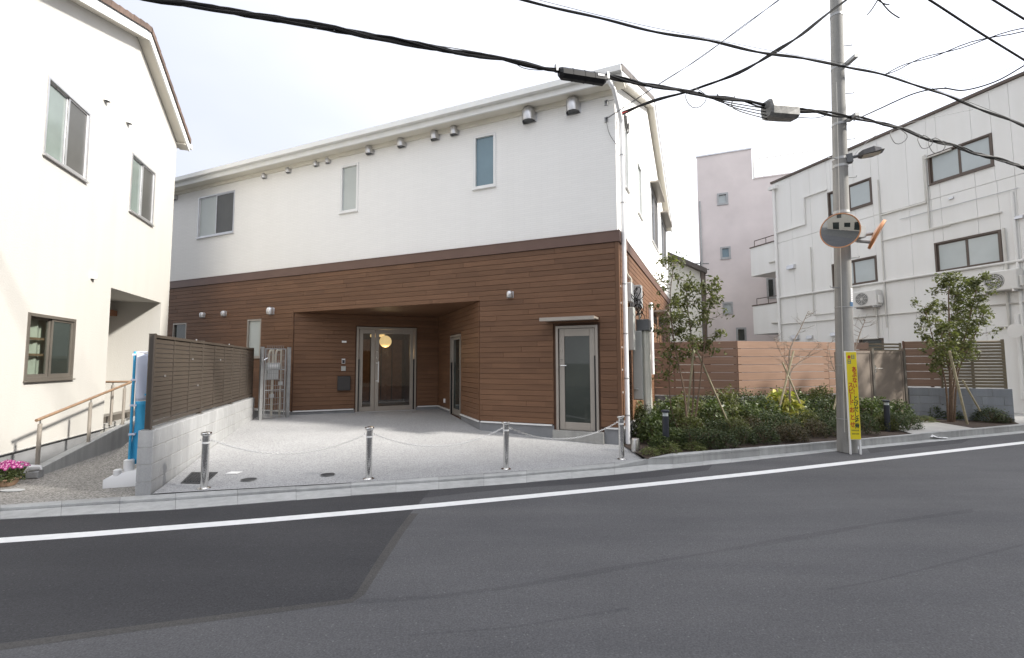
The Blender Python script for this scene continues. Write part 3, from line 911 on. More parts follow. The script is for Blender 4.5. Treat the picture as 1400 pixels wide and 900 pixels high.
# corner post, foundation and drip trims
MB().box(-.044, .022, -.024, .044, Z_TRIM + .02, Z_BB - .002).build('corner_trim', 'wood_siding', house)
def strips(T, u0, u1, hs, par):
    for (a, b, c, d) in subtract((u0, u1, 0.1, 0.2), hs):
        MB(T).box(a, b, -.006, .02, -.05, Z_TRIM - .004).build('foundation', 'foundation', par)
        MB(T).box(a + .03, b - .03, -.045, -.004, Z_TRIM - .012, Z_TRIM + .014).build('drip_trim', 'alu_white', par)
strips(TF, U0, 0, [(UL, UR, 0, 1), (dr[0] - .06, dr[1] + .09, 0, 1)], house)
strips(TD, 0, LD, [(de[0] - .02, de[1] + .02, 0, 1)], house)
strips(TR, 0, LR, [(rw_[0] - .02, rw_[1] + .02, 0, 1)], house)
strips(TS, 0.03, DEP, [], house)
window(house, TF, *w4, [('pane_frost', .03)], 'alu_taupe', 0.04)
window(house, TF, *w5, [('pane_dark', .03)], 'alu_taupe', 0.04)
# vents on the front
for px, py, s in ((362.8, 241.3, .13), (395.7, 233.8, .13), (433.5, 224.7, .13), (449.7, 220.6, .13), (507.1, 206.6, .19), (550.6, 196.8, .19),
                  (596, 186.9, .19), (622.4, 180.4, .18), (724.5, 159.5, .27), (784.2, 147.1, .265), (240.5, 270.4, .16)):
    u, z = FF.w(px, py); hood(house, TF, u, z, s)
for px, py, s in ((279.3, 431, .13), (308.5, 429, .13), (372.5, 425.5, .17), (698.3, 403, .125)):
    u, z = FF.w(px, py); hood(house, lambda a, d, c: (a, d - .02, c), u, z, s)
u, z = RF.w(604.5, 426); hood(house, lambda a, d, c: TR(a, d - .02, c), u + .03, z, .16, 'alu_bronze')
# roof
EX = 0.2
pit = (RZ - 6.73) / (RY + .35)
def roofz(y): return 6.73 + (y + .35) * pit
mb = MB()
for (ya, yb) in ((-.38, RY), (2 * RY + .38, RY)):
    za = roofz(-.38); zb = RZ + .012
    mb.add([(U0 - EX, ya, za - .10), (EX + .01, ya, za - .10), (EX + .01, yb, zb - .10), (U0 - EX, yb, zb - .10),
            (U0 - EX, ya, za + .02), (EX + .01, ya, za + .02), (EX + .01, yb, zb + .02), (U0 - EX, yb, zb + .02)],
           [(0, 3, 2, 1), (4, 5, 6, 7), (0, 1, 5, 4), (1, 2, 6, 5), (2, 3, 7, 6), (3, 0, 4, 7)])
roof = mb.build('roof', 'roof_slate', house)
MB().box(U0 - EX, EX, -.35, -.31, 6.47, 6.705).build('fascia', 'fascia_white', roof)
MB().box(U0 - EX, EX, -.45, -.352, 6.585, 6.69).build('gutter', 'fascia_white', roof)
MB().box(U0 - EX, EX, -.309, .0, 6.50, 6.53).build('soffit', 'soffit_cream', roof)
MB().box(U0, 0.03, -.06, -.001, 6.42, 6.499).build('cornice', 'soffit_cream', roof)
mb = MB()
for ya, yb, za, zb in ((-.35, RY, roofz(-.35), RZ), (2 * RY + .35, RY, roofz(-.35), RZ)):
    mb.add([(x, y, z) for x in (EX - .035, EX) for (y, z) in ((ya, za - .26), (yb, zb - .26), (yb, zb - .10), (ya, za - .10))],
           [(0, 1, 2, 3), (4, 7, 6, 5), (0, 4, 5, 1), (1, 5, 6, 2), (2, 6, 7, 3), (3, 7, 4, 0)])
mb.build('bargeboard', 'fascia_white', roof)
mb = MB()
for ya, yb, za, zb in ((-.31, RY, roofz(-.31), RZ), (2 * RY + .31, RY, roofz(-.31), RZ)):
    mb.quad((0, ya, za - .24), (EX - .03, ya, za - .24), (EX - .03, yb, zb - .24), (0, yb, zb - .24))
mb.build('verge_soffit', 'soffit_cream', roof)
# downpipe at the corner
mb = MB()
dp = [(-.02, -.40, 6.60), (-.02, -.40, 6.46), (.04, -.30, 6.36), (.085, .10, 6.02), (.085, .14, 5.9)]
mb.tube(dp, .04, 10).tube([(.085, .14, 5.92), (.085, .14, .06)], .043, 12)
dpo = mb.build('downpipe', 'pipe_white', house)
for z in (5.3, 4.4, 2.9, 2.0, 1.2, .55):
    MB().lathe([(.048, 0), (.048, .022)], 12, (.085, .14, z)).build('pipe_bracket', 'steel_gal', dpo)
for z in (2.85, 2.55, 1.75, 1.35, .95):
    MB().box(.0, .03, .06, .09, z, z + .03).build('pipe_clip', 'alu_white', dpo)

# ---- entrance doors
def pane_box(T, a, b, c, d, y, par, m='clear_glass', name='pane'):
    return MB(T).box(a, b, y, y + .006, c, d).build(name, m, par)
def door_leaf(T, a, b, c, d, y, st, top, bot, par, m='alu_taupe', glass='clear_glass', name='door'):
    mb = MB(T)
    mb.cbox(a, a + st, y, y + .04, c, d).cbox(b - st, b, y, y + .04, c, d)
    mb.cbox(a + st, b - st, y + .001, y + .039, d - top, d).cbox(a + st, b - st, y + .001, y + .039, c, c + bot)
    o = mb.build(name, m, par)
    pane_box(T, a + st, b - st, c + bot, d - top, y + .018, o, glass)
    return o
# double door
a, b, c, d = de
mb = MB(TD); ft = .05
mb.box(a, a + ft, -.035, .08, c, d).box(b - ft, b, -.035, .08, c, d).box(a + ft, b - ft, -.035, .08, d - .05, d)
fr = mb.build('door_frame', 'alu_taupe', house)
split = DF.w(512.5, 500)[0]
lf_ = door_leaf(TD, a + ft + .015, split - .004, c + .012, d - .055, .0, .095, .11, .12, house)
rt_ = door_leaf(TD, split + .004, b - ft - .015, c + .012, d - .055, .0, .095, .11, .12, house)
mb = MB(TD)
hu = split + .085
mb.tube([(hu, -.06, 1.00), (hu, -.06, 1.54)], .016, 10).tube([(hu, -.06, 1.04), (hu - .05, .0, 1.04)], .013, 8).tube([(hu, -.06, 1.50), (hu - .05, .0, 1.50)], .013, 8)
mb.build('handle', 'alu_white', rt_)
for z in (1.78, 1.62): MB(TD).box(split + .035, split + .065, -.008, 0, z, z + .03).build('lock', 'chrome', rt_)
MB(TD).box(a + ft - .004, a + ft + .026, -.038, -.002, c + .02, c + 1.35).build('finger_guard', 'rubber_black', lf_)
MB(TD).box(b - ft - .026, b - ft + .004, -.038, -.002, c + .02, c + 1.35).build('finger_guard', 'rubber_black', rt_)
MB(TD).box(a, b, -.06, .06, c - .06, c + .010).build('threshold', 'alu_silver', house)
# hall seen through the glass (room behind the door wall)
ha, hb, hd, hz = a - .35, b + .18, 2.9, 2.62
MB(TD).quad((ha, .085, c + .004), (hb, .085, c + .004), (hb, hd, c + .004), (ha, hd, c + .004)).build('hall_floor', 'hall_floor', house)
MB(TD).quad((ha, .085, hz), (ha, hd, hz), (hb, hd, hz), (hb, .085, hz)).build('hall_ceiling', 'hall_warm', house)
mb = MB(TD)
mb.quad((ha, .085, c), (ha, hd, c), (ha, hd, hz), (ha, .085, hz)).quad((hb, .085, c), (hb, .085, hz), (hb, hd, hz), (hb, hd, c)).quad((ha, hd, c), (hb, hd, c), (hb, hd, hz), (ha, hd, hz))
mb.build('hall_wall', 'hall_warm', house)
mb = MB(TD)
for k in range(4): mb.box(a + .3 + k * .34, a + .3 + k * .34 + .30, hd - .04, hd - .002, c + .06, 2.25)
mb.build('hall_cupboard', 'beam_wood', house)
# glazed slit in the reveal
a, b, c, d = rw_
mb = MB(TR); mb.box(a, a + .035, -.03, .08, c, d).box(b - .035, b, -.03, .08, c, d).box(a + .035, b - .035, -.03, .08, d - .045, d)
mb.build('door_frame', 'alu_taupe', house)
sl_ = door_leaf(TR, a + .045, b - .04, c, d - .05, .02, .05, .06, .14, house, glass='pane_dark')
MB(TR).box(a + .035, a + .045, -.02, .02, c, c + 1.25).build('finger_guard', 'rubber_black', sl_)
MB(TR).tube([(b - .12, -.03, 1.35), (b - .06, -.03, 1.35)], .012, 6).build('handle', 'chrome', sl_)
# small glazed door on the front with its canopy and step
a, b, c, d = dr
mb = MB(TF); ft = .045
mb.box(a, a + ft, -.045, .08, c, d).box(b - ft, b, -.045, .08, c, d).box(a + ft, b - ft, -.045, .08, d - .045, d)
mb.build('door_frame', 'alu_taupe', house)
sd = door_leaf(TF, a + ft + .012, b - ft - .012, c + .012, d - .05, -.012, .10, .14, .14, house, glass='pane_door')
for z in (1.72, 1.55): MB(TF).lathe([(.016, 0), (.016, .012)], 10, (a + .105, -.03, z)).build('lock', 'chrome', sd)
MB(TF).tube([(a + .10, -.025, 1.44), (a + .10, -.06, 1.44), (a + .21, -.06, 1.44)], .011, 8).build('handle', 'chrome', sd)
MB(TF).box(b - ft - .022, b - ft + .003, -.05, -.0125, c + .02, 1.62).build('finger_guard', 'rubber_black', sd)
ca, cb_ = FF.w(750, 441)[0], FF.w(817, 438)[0]
mb = MB(TF)
zc = FF.w(762, 441)[1]
mb.prism([(ca - .03, zc + .02), (cb_ + .03, zc + .02), (cb_ + .03, zc + .055), (ca - .03, zc + .055)], -.42, -.015)
mb.box(ca - .032, cb_ + .032, -.425, -.40, zc - .005, zc + .058)
mb.build('door_canopy', 'alu_taupe', house)
MB(TF).cbox(a - .06, b + .09, -.10, .03, -.05, c + .004).build('door_step', 'step_concrete', house)
# mail slot, intercom and lamp plate left of the entrance
u, z = DF.w(470, 524); MB(TD).cbox(u - .155, u + .155, -.11, -.02, z - .18, z + .18, .01).build('mailbox', 'mailbox_dark', house)
u, z = DF.w(469.5, 494); ic = MB(TD).cbox(u - .042, u + .042, -.05, -.02, z - .065, z + .065).build('intercom', 'alu_silver', house)
MB(TD).box(u - .028, u + .028, -.053, -.05, z - .05, z + .03).build('intercom_screen', 'ink_black', ic)
u, z = DF.w(469.5, 504); MB(TD).cbox(u - .055, u + .055, -.045, -.02, z - .06, z + .06).build('key_panel', 'cabinet_grey', house)
u, z = DF.w(470.5, 467.5); MB(TD).cbox(u - .055, u + .055, -.05, -.02, z - .025, z + .025).build('lamp_plate', 'plastic_white', house)
u, z = RF.w(609.5, 548); MB(TR).cbox(u - .03, u + .03, -.06, -.02, z - .05, z + .05).build('outdoor_socket', 'plastic_white', house)
# lamp in the hall
gp = onv(527, 467, DF.world(0, 1.1, 0), 67.5)
gl = thing('globe_lamp', 'lit round warm globe lamp seen through the entrance door glass', 'lamp', (gp.x, gp.y, 0))
MB().lathe([(.001, -.17)] + [(.17 * math.sin(math.pi * k / 10), -.17 * math.cos(math.pi * k / 10)) for k in range(1, 10)] + [(.001, .17)], 20, (0, 0, gp.z)).build('globe', 'globe_light', gl)
for hx_, hy_ in ((512, .9), (500, .55)):
    gp3 = onv(hx_ + 11, 459, DF.world(0, hy_ + .9, 0), 67.5)
    t = thing('ceiling_lamp', 'small lit ceiling lamp in the hall ' + ('behind the wide door leaf' if hx_ == 512 else 'behind the narrow door leaf'), 'lamp', (gp3.x, gp3.y, 0), 67.5, 'ceiling lamps in the hall')
    MB().lathe([(.07, -.05), (.10, -.03), (.10, .03)], 16, (0, 0, gp3.z)).build('shade', 'globe_light', t)
    MB().lathe([(.05, 0), (.05, .05)], 10, (0, 0, gp3.z + .03)).build('ceiling_plate', 'plastic_white', t)
pl_ = bpy.data.lights.new('globe_bulb', 'POINT'); pl_.energy = 6; pl_.color = (1.0, 0.70, 0.40); pl_.shadow_soft_size = .12
plo = bpy.data.objects.new('globe_bulb', pl_); COL.objects.link(plo); plo.parent = gl; plo.location = (0, 0, gp.z - .32)
MB().lathe([(.03, 0), (.03, .06)], 10, (0, 0, gp.z + .168)).tube([(0, 0, gp.z + .2), (0, 0, hz)], .008, 6).build('stem', 'box_dark', gl)

# ================================================================== LEFT WHITE HOUSE
WL = G(0, 622, .30)
LF = Fr(WL, -18.0)              # u away from the camera, d inward (to the left)
TL = lambda u, d, z: (u, d, z)
lhouse = thing('white_gable_house', 'bright white stucco house with brown tiled gable roof beside the ramp', 'house', (WL.x, WL.y, 0), -18.0)
LE, LNEAR, LDEEP = LF.w(231.5, 400)[0] , -2.6, 7.0
RU, RZ2, EZ2, SL2 = 3.1, 8.28, 7.08, 0.50
q1 = (LF.w(61.8, 158)[0], LF.w(120, 203)[0], LF.w(116.5, 248.5)[1], LF.w(123.4, 155.9)[1])
q2 = (LF.w(178, 250)[0], LF.w(210, 273)[0], LF.w(207.7, 308.5)[1], LF.w(212, 236.9)[1])
q3 = (LF.w(35, 475)[0], LF.w(100.7, 477)[0], LF.w(31.3, 521)[1], LF.w(38.4, 427)[1])
pu0, pu1, pzt = LF.w(151.5, 400)[0], LF.w(220.5, 411)[0], LF.w(152, 393.5)[1]
porch = (pu0, pu1, 0.30, pzt)
ZB = 0.30
mb = MB(TL)
wall_holes(mb, LNEAR, LE, ZB, EZ2 - .02, [q1, q2, q3, porch], .10)
lw_ = mb.build('wall', 'stucco_white', lhouse)
lz = RZ2 - (RU - LNEAR) * 0.40
mb = MB(TL); mb.add([(LNEAR, 0, EZ2 - .02), (LE, 0, EZ2 - .02), (LE, 0, RZ2 - (LE - RU) * SL2), (RU, 0, RZ2), (LNEAR, 0, max(EZ2, lz))], [(0, 1, 2, 3, 4)])
mb.build('gable', 'stucco_white', lhouse)
MB(TL).quad((LE, 0, ZB), (LE, LDEEP, ZB), (LE, LDEEP, EZ2), (LE, 0, EZ2)).quad((LNEAR, 0, ZB), (LNEAR, 0, EZ2), (LNEAR, LDEEP, EZ2), (LNEAR, LDEEP, ZB)).build('end_wall', 'stucco_white', lhouse)
MB(TL).box(LNEAR + .03, LE - .03, .035, .3, -.06, ZB - .012).build('foundation', 'foundation', lhouse)
MB(TL).box(LNEAR, LE, -.012, .035, ZB - .012, ZB - .001).build('drip_trim', 'alu_silver', lhouse)
# porch recess
PD = 1.35
mb = MB(TL)
a, b, c, d = porch
mb.quad((a, .1, c), (a, PD, c), (a, PD, d), (a, .1, d)).quad((b, .1, c), (b, .1, d), (b, PD, d), (b, PD, c)).quad((a, PD, c), (b, PD, c), (b, PD, d), (a, PD, d)).quad((a, .1, d), (a, PD, d), (b, PD, d), (b, .1, d))
mb.build('porch_recess', 'stucco_white', lhouse)
MB(TL).box(a, b, .0, PD, c - .3, c + .08).build('porch_floor', 'step_concrete', lhouse)
MB(TL).box(a, b - .02, .06, .30, c + .08, c + .20).build('porch_step', 'alu_bronze', lhouse)
ba, bz1 = LF.w(150, 423, .85); bb2, bz0 = LF.w(167.5, 434, .85)
MB(TL).box(ba - .5, bb2, .85, 1.0, bz0, bz1).build('porch_beam', 'beam_wood', lhouse)
window(lhouse, TL, *q1, [('pane_green', .045), ('pane_screen', .02)], 'alu_silver', .035)
window(lhouse, TL, *q2, [('pane_green', .045), ('pane_screen', .02)], 'alu_silver', .035)
w_ = window(lhouse, TL, *q3, [('clear_glass', .045), ('pane_dark', .02)], 'alu_bronze', .045)
# room behind the lower window: curtain light, shelves
a, b, c, d = q3
mb = MB(TL)
mb.quad((a - .3, .9, c - .4), (b + .3, .9, c - .4), (b + .3, .9, d + .3), (a - .3, .9, d + .3)).quad((a - .3, .09, c - .4), (a - .3, .9, c - .4), (a - .3, .9, d + .3), (a - .3, .09, d + .3)).quad((b + .3, .09, c - .4), (b + .3, .9, c - .4), (b + .3, .9, d + .3), (b + .3, .09, d + .3)).quad((a - .3, .09, d + .3), (b + .3, .09, d + .3), (b + .3, .9, d + .3), (a - .3, .9, d + .3))
mb.build('room_wall', 'meter_beige', lhouse)
mb = MB(TL)
nf = 24
P = [(a - .05 + (b - a + .1) * k / nf, .15 + .02 * math.sin(k * 1.7), z) for z in (c, d) for k in range(nf + 1)]
mb.add(P, [(k, k + 1, k + nf + 2, k + nf + 1) for k in range(nf)], True).build('curtain', 'curtain', lhouse)
for z in (c + .36, c + .60): MB(TL).box(a + .04, a + (b - a) * .50, .085, .12, z, z + .035).build('room_shelf', 'rail_wood', lhouse)
for px, py, s in ((143.5, 134, .115), (174, 165, .115), (125.5, 377.5, .10)):
    u, z = LF.w(px, py); hood(lhouse, TL, u, z, s, 'alu_white')
# roof: slab, bargeboards, verge soffit, verge tiles, gutter
OV = .22
sl_l = 0.42
def lroof(u): return RZ2 + .26 - (u - RU) * SL2 if u > RU else RZ2 + .26 - (RU - u) * sl_l
EU = LE + .22
NU = LNEAR - .3
mb = MB(TL)
for (ua, ub) in ((NU, RU), (EU, RU)):
    mb.add([(ua, -OV, lroof(ua) - .06), (ub, -OV, lroof(ub) - .06), (ub, LDEEP, lroof(ub) - .06), (ua, LDEEP, lroof(ua) - .06),
            (ua, -OV, lroof(ua)), (ub, -OV, lroof(ub)), (ub, LDEEP, lroof(ub)), (ua, LDEEP, lroof(ua))],
           [(0, 3, 2, 1), (4, 5, 6, 7), (0, 1, 5, 4), (1, 2, 6, 5), (2, 3, 7, 6), (3, 0, 4, 7)])
lro = mb.build('roof', 'roof_slate', lhouse)
mb = MB(TL)
for (ua, ub) in ((NU, RU), (EU, RU)):
    mb.add([(u, y, lroof(u) + dz) for y in (-OV - .002, -OV + .03) for (u, dz) in ((ua, -.26), (ub, -.26), (ub, -.02), (ua, -.02))],
           [(0, 1, 2, 3), (4, 7, 6, 5), (0, 4, 5, 1), (1, 5, 6, 2), (2, 6, 7, 3), (3, 7, 4, 0)])
mb.build('bargeboard', 'fascia_white', lro)
mb = MB(TL)
for (ua, ub) in ((NU, RU), (EU, RU)):
    mb.add([(u, y, lroof(u) + dz) for y in (-OV - .014, -OV - .003) for (u, dz) in ((ua, -.085), (ub, -.085), (ub, -.07), (ua, -.07))],
           [(0, 1, 2, 3), (4, 7, 6, 5), (0, 4, 5, 1), (1, 5, 6, 2), (2, 6, 7, 3), (3, 7, 4, 0)])
mb.build('barge_line', 'cable_grey', lro)
mb = MB(TL)
for (ua, ub) in ((NU, RU), (EU, RU)):
    mb.quad((ua, -OV + .031, lroof(ua) - .24), (ub, -OV + .031, lroof(ub) - .24), (ub, 0, lroof(ub) - .24), (ua, 0, lroof(ua) - .24))
mb.build('verge_soffit', 'soffit_cream', lro)
def vtiles(ua, ub):
    n = max(1, round(abs(ub - ua) / .27)); 
    for k in range(n):
        u0, u1 = ua + (ub - ua) * k / n, ua + (ub - ua) * (k + 1) / n
        f = .97
        uc = u0 + (u1 - u0) * f
        z0, z1 = lroof(u0) + .004, lroof(uc) + .004
        P = []
        for (u, z, e) in ((u0, z0, .0), (uc, z1, .02)):
            P += [(u, -OV - .03, z - .07), (u, -OV - .03, z + .04 + e), (u, -OV + .2, z + .04 + e), (u, -OV + .2, z)]
        MB(TL).add(P, [(0, 1, 2, 3), (4, 7, 6, 5), (0, 4, 5, 1), (1, 5, 6, 2), (2, 6, 7, 3), (3, 7, 4, 0)]).build('verge_tile', 'roof_tile', lro)
vtiles(RU + .02, NU); vtiles(RU - .02, EU)
gz2 = lroof(EU) - .17
MB(TL).prism([(EU - .02, gz2), (EU + .10, gz2), (EU + .11, gz2 + .11), (EU - .02, gz2 + .11)], -OV - .03, LDEEP).build('gutter', 'fascia_white', lro)
MB(TL).box(LE - .02, EU - .03, -OV + .03, LDEEP, gz2 - .01, gz2 + .02).build('eave_soffit', 'soffit_cream', lro)
MB(TL).tube([(EU - .06, .12, gz2), (LE + .05, .12, gz2 - .2), (LE + .05, .12, gz2 - .45), (LE + .05, .12, .1)], .035, 8).build('downpipe', 'pipe_white', lhouse)

# ---- ramp kerb and handrails
rc = thing('ramp_kerb', 'sloping pale concrete kerb under the handrail of the ramp', 'kerb', (P1.x, P1.y, 0), -18.0)
def curbz(u): return min(.10 + .122 * u, .44) if u > 0 else .10
mb = MB()
sec = [-.10, 0, 1.2, 2.4, 2.9, 3.3]
P = []
for u in sec:
    z = curbz(u)
    P += [(u, -.06, -.05), (u, -.055, z - .006), (u, -.045, z), (u, .06, z), (u, .065, -.05)]
F = [(i * 5 + k, i * 5 + (k + 1) % 5, (i + 1) * 5 + (k + 1) % 5, (i + 1) * 5 + k) for i in range(len(sec) - 1) for k in range(5)]
F += [(0, 1, 2, 3, 4), tuple(range(len(P) - 1, len(P) - 6, -1))]
mb.add(P, F).build('kerb_body', 'kerb_stone', rc)
def handrail(name, label, pts, posts, o, az):
    t = thing(name, label, 'handrail', o, az, 'handrails of the ramp')
    MB().tube(smooth_path(pts, 3), .021, 10).build('top_rail', 'rail_wood', t)
    for (u, d, z0, z1) in posts:
        p = MB().lathe([(.024, 0), (.024, z1 - z0 - .05)], 12, (u, d, z0)).build('post', 'alu_taupe', t)
        MB().lathe([(.012, 0), (.012, .05)], 8, (u, d, z1 - .052)).build('post_neck', 'stain_steel', p)
    return t
u2, u3 = CF.w(121, 600)[0], CF.w(168, 575)[0]
rz = lambda u: .752 + (u + .04) * (1.161 - .746) / 2.72
handrail('handrail', 'long wooden handrail on steel posts climbing beside the white house wall', [(-.10, 0, rz(-.10)), (1.3, 0, rz(1.3)), (2.72, 0, rz(2.72))],
         [(-.02, 0, curbz(0) - .005, rz(-.02) - .015), (u2, 0, curbz(u2) - .005, rz(u2) - .015), (u3, 0, curbz(u3) - .005, rz(u3) - .015)], (P1.x, P1.y, 0), -18.0)
e2 = CF.world(2.78, 0, 0)
handrail('handrail', 'short level wooden handrail turning to the white house at the ramp head', [(0, 0, 1.16), (-.35, .0, 1.16), (-.62, .0, 1.16)],
         [(-.04, 0, curbz(2.8) - .005, 1.145), (-.36, 0, .34, 1.145)], (e2.x, e2.y, 0), 72.0)

rk = CF.world(3.15, -.12, 0)
rack = thing('white_rack', 'white tubular stand with black bands at the head of the ramp', 'stand', (rk.x, rk.y, .38), 72)
for k in range(3):
    x = .10 * k
    lp = MB().tube(smooth_path([(x, 0, 0), (x, 0, .55), (x + .03, 0, .66), (x + .06, 0, .55), (x + .06, 0, 0)], 4), .012, 7).build('loop', 'plastic_white', rack)
    for z in (.16, .28, .40): MB().tube([(x, 0, z), (x, 0, z + .06)], .016, 7).build('grip_band', 'rubber_black', lp)
MB().box(-.03, .32, -.06, .06, -.02, .015).build('base_bar', 'plastic_white', rack)
# ---- flower pot, stone, banner
fp = G(8, 664, .0)
pot = thing('flower_pot', 'low pot of magenta and pink daisy flowers by the ramp', 'flower pot', (fp.x, fp.y, 0.0))
pot.scale = (.64, .64, .78)
MB().lathe([(.13, 0), (.16, .03), (.20, .10), (.21, .105), (.20, .11), (.05, .10)], 18).build('pot', 'terracotta', pot)
rg = random.Random(5)
pts = []
for _ in range(900):
    a = rg.random() * 6.283; r = .27 * rg.random() ** .5; z = .08 + rg.random() * .18
    pts.append((r * math.cos(a), r * math.sin(a), z))
leaf_mesh('foliage', pts, .055, .45, 'leaf_mid', pot, 4, .1)
pm, pk, cen = [], [], MB()
for _ in range(95):
    a = rg.random() * 6.283; r = .31 * rg.random() ** .5
    c = Vector((r * math.cos(a), r * math.sin(a), .27 + .10 * math.cos(r / .31 * 1.4) + rg.uniform(-.02, .02)))
    nrm = Vector((c.x * 2.2, c.y * 2.2 - .35, .8)).normalized()
    t1 = nrm.orthogonal().normalized(); t2 = nrm.cross(t1)
    for ring, rad, lst in ((0, .036, pm), (1, .017, pk)):
        for k in range(11):
            q = 2 * math.pi * (k + .5 * ring) / 11
            lst.append((c, t1 * math.cos(q) + t2 * math.sin(q), nrm, rad))
for nm, lst, m in (('petals', pm, 'petal_magenta'), ('petals', pk, 'petal_pink')):
    mb = MB()
    for c, d, nrm, rad in lst:
        s = nrm.cross(d)
        o = c + nrm * (.004 if m == 'petal_pink' else 0)
        mb.add([o + d * .004, o + d * rad * .7 + s * rad * .26, o + d * rad, o + d * rad * .7 - s * rad * .26], [(0, 1, 2, 3)])
    mb.build(nm, m, pot, kind='stuff')
sp = G(30.5, 653, .02)
st = thing('stone_block', 'small pale concrete block against the foot of the ramp kerb', 'block', (sp.x, sp.y, 0), 72)
MB().cbox(-.03, .17, -.02, .10, .0, .09, .012).build('block_body', 'block_light', st)
MB().tube([(.02, .02, .09), (.08, .0, .14), (.15, .05, .13), (.19, .02, .10)], [.02, .045, .035, .01], 7).build('plastic_sheet', 'cloth_white', st)
gp2 = G(17, 671, 0.0)
tag(MB().plan([(gp2.x + .14 * math.cos(t * .5236), gp2.y + .06 * math.sin(t * .5236)) for t in range(12)], .003, .009).build('drain_cover', 'meter_grey'), 'small grey oval cover in the paving before the flower pot', 'cover')

bb = G(169, 663, .0)
bn = thing('banner_stand', 'blue and white feather banner in a white plastic water base beside the block wall', 'banner', (bb.x, bb.y, 0), 72)
mb = MB()
def basepart(x0, x1, y0, y1):
    mb.add([(x0, y0, 0), (x1, y0, 0), (x1, y1, 0), (x0, y1, 0), (x0, y0, .10), (x1, y0, .10), (x1, y1, .10), (x0, y1, .10),
            (x0 + .08, y0 + .05, .15), (x1 - .02, y0 + .05, .19), (x1 - .02, y1 - .05, .19), (x0 + .08, y1 - .05, .15)],
           [(0, 3, 2, 1), (0, 1, 5, 4), (1, 2, 6, 5), (2, 3, 7, 6), (3, 0, 4, 7), (4, 5, 9, 8), (5, 6, 10, 9), (6, 7, 11, 10), (7, 4, 8, 11), (8, 9, 10, 11)])
basepart(-.16, .18, -.13, .13)
mb.lathe([(.055, .17), (.055, .30), (.045, .31)], 14, (.045, 0, 0)).lathe([(.045, .13), (.045, .20), (.03, .21)], 12, (-.04, -.07, 0))
mb.build('base', 'plastic_white', bn)
bx = .045
MB().tube([(bx, 0, .2), (bx, 0, 1.66)], .016, 8).build('pole', 'banner_blue', bn)
for z in (1.62, 1.30, .98, .62): MB().box(bx - .02, bx + .05, -.02, .02, z - .012, z + .012).build('clip', 'banner_white', bn)
MB().tube([(bx, 0, 1.64), (bx + .06, 0.0, 1.655), (bx + .20, 0.05, 1.645)], .009, 6).build('cross_arm', 'banner_white', bn)
def cloth(z0, z1, m, nm, inset=.05):
    mb = MB(); nx, nz_ = 8, 14; P = []
    for j in range(nz_ + 1):
        z = z0 + (z1 - z0) * j / nz_
        for i in range(nx + 1):
            f = i / nx; x = bx + inset + f * (.20 - inset) * (1 + .0) - .05 * max(0, (.75 - z)) * (1 - f) * 2
            y = .03 * math.sin(f * 5 + z * 3) + .05 * f
            P.append((x, y, z))
    for j in range(nz_):
        for i in range(nx):
            k = j * (nx + 1) + i; mb.f.append((k, k + 1, k + nx + 2, k + nx + 1)); mb.sm.append(True)
    mb.v = P; mb.l = P
    o = mb.build(nm, m, bn); md = o.modifiers.new('thick', 'SOLIDIFY'); md.thickness = .003
    return o
cloth(.24, 1.03, 'banner_blue', 'banner_lower', .03)
bw_ = cloth(1.034, 1.635, 'banner_white', 'banner_upper', .03)
mb = MB()
for (x, z, r) in ((.10, 1.40, .03),): 
    mb.tube([(x + r * math.cos(t * .628), -.004 + .02, z + r * 1.5 * math.sin(t * .628)) for t in range(11)], .007, 5)
    mb.box(x - .01, x + .01, .012, .02, z - .10, z - .05)
mb.build('print_mark', 'ink_black', bw_)
mb = MB()
for (x, z, w_, h_) in ((.19, 1.27, .03, .03), (.20, 1.21, .03, .045), (.17, 1.10, .06, .022), (.205, 1.16, .02, .03)): mb.box(x, x + w_, .0, .008, z, z + h_)
mb.build('print_leaf', 'banner_blue', bw_)
b2 = G(171, 640, .0)
tag(MB().tube([(b2.x, b2.y, .02), (b2.x + .05, b2.y + .02, .04), (b2.x + .12, b2.y + .04, .045), (b2.x + .17, b2.y + .06, .02)], [.015, .035, .03, .012], 7).build('cloth_bundle', 'cloth_white'), 'crumpled white cloth behind the banner base', 'cloth')

# ================================================================== BLOCK WALL AND LOUVER FENCE
bw = thing('block_wall', 'low pale concrete block wall carrying the brown louver fence', 'wall', (BW.x, BW.y, 0), -18.0)
WLEN, WT = 5.45, .15
CZ = [-.06, .15, .345, .54, .735]
rgw = random.Random(8)
for r in range(4):
    u = 0.0; first = .39 if r % 2 == 0 else .195
    while u < WLEN - .01:
        e = min(WLEN, u + (first if u == 0 else .39))
        j = rgw.uniform(-.0015, .0015)
        MB().cbox(u + .003, e - .003, j, WT + j, CZ[r] + .003, CZ[r + 1] - .003, .006).build('concrete_block', 'block_light', bw)
        u = e
MB().box(.006, WLEN - .006, .008, WT - .008, -.06, .73).build('mortar_core', 'step_concrete', bw)
lfence = thing('louver_fence', 'long dark brown horizontal louver fence standing on the pale block wall', 'fence', BWF.world(0, WT / 2, 0), -18.0)
FZ0, FZ1 = .785, 1.845
nsl = 17
np_ = 3; PL = (WLEN - .08) / np_
slat_me = None
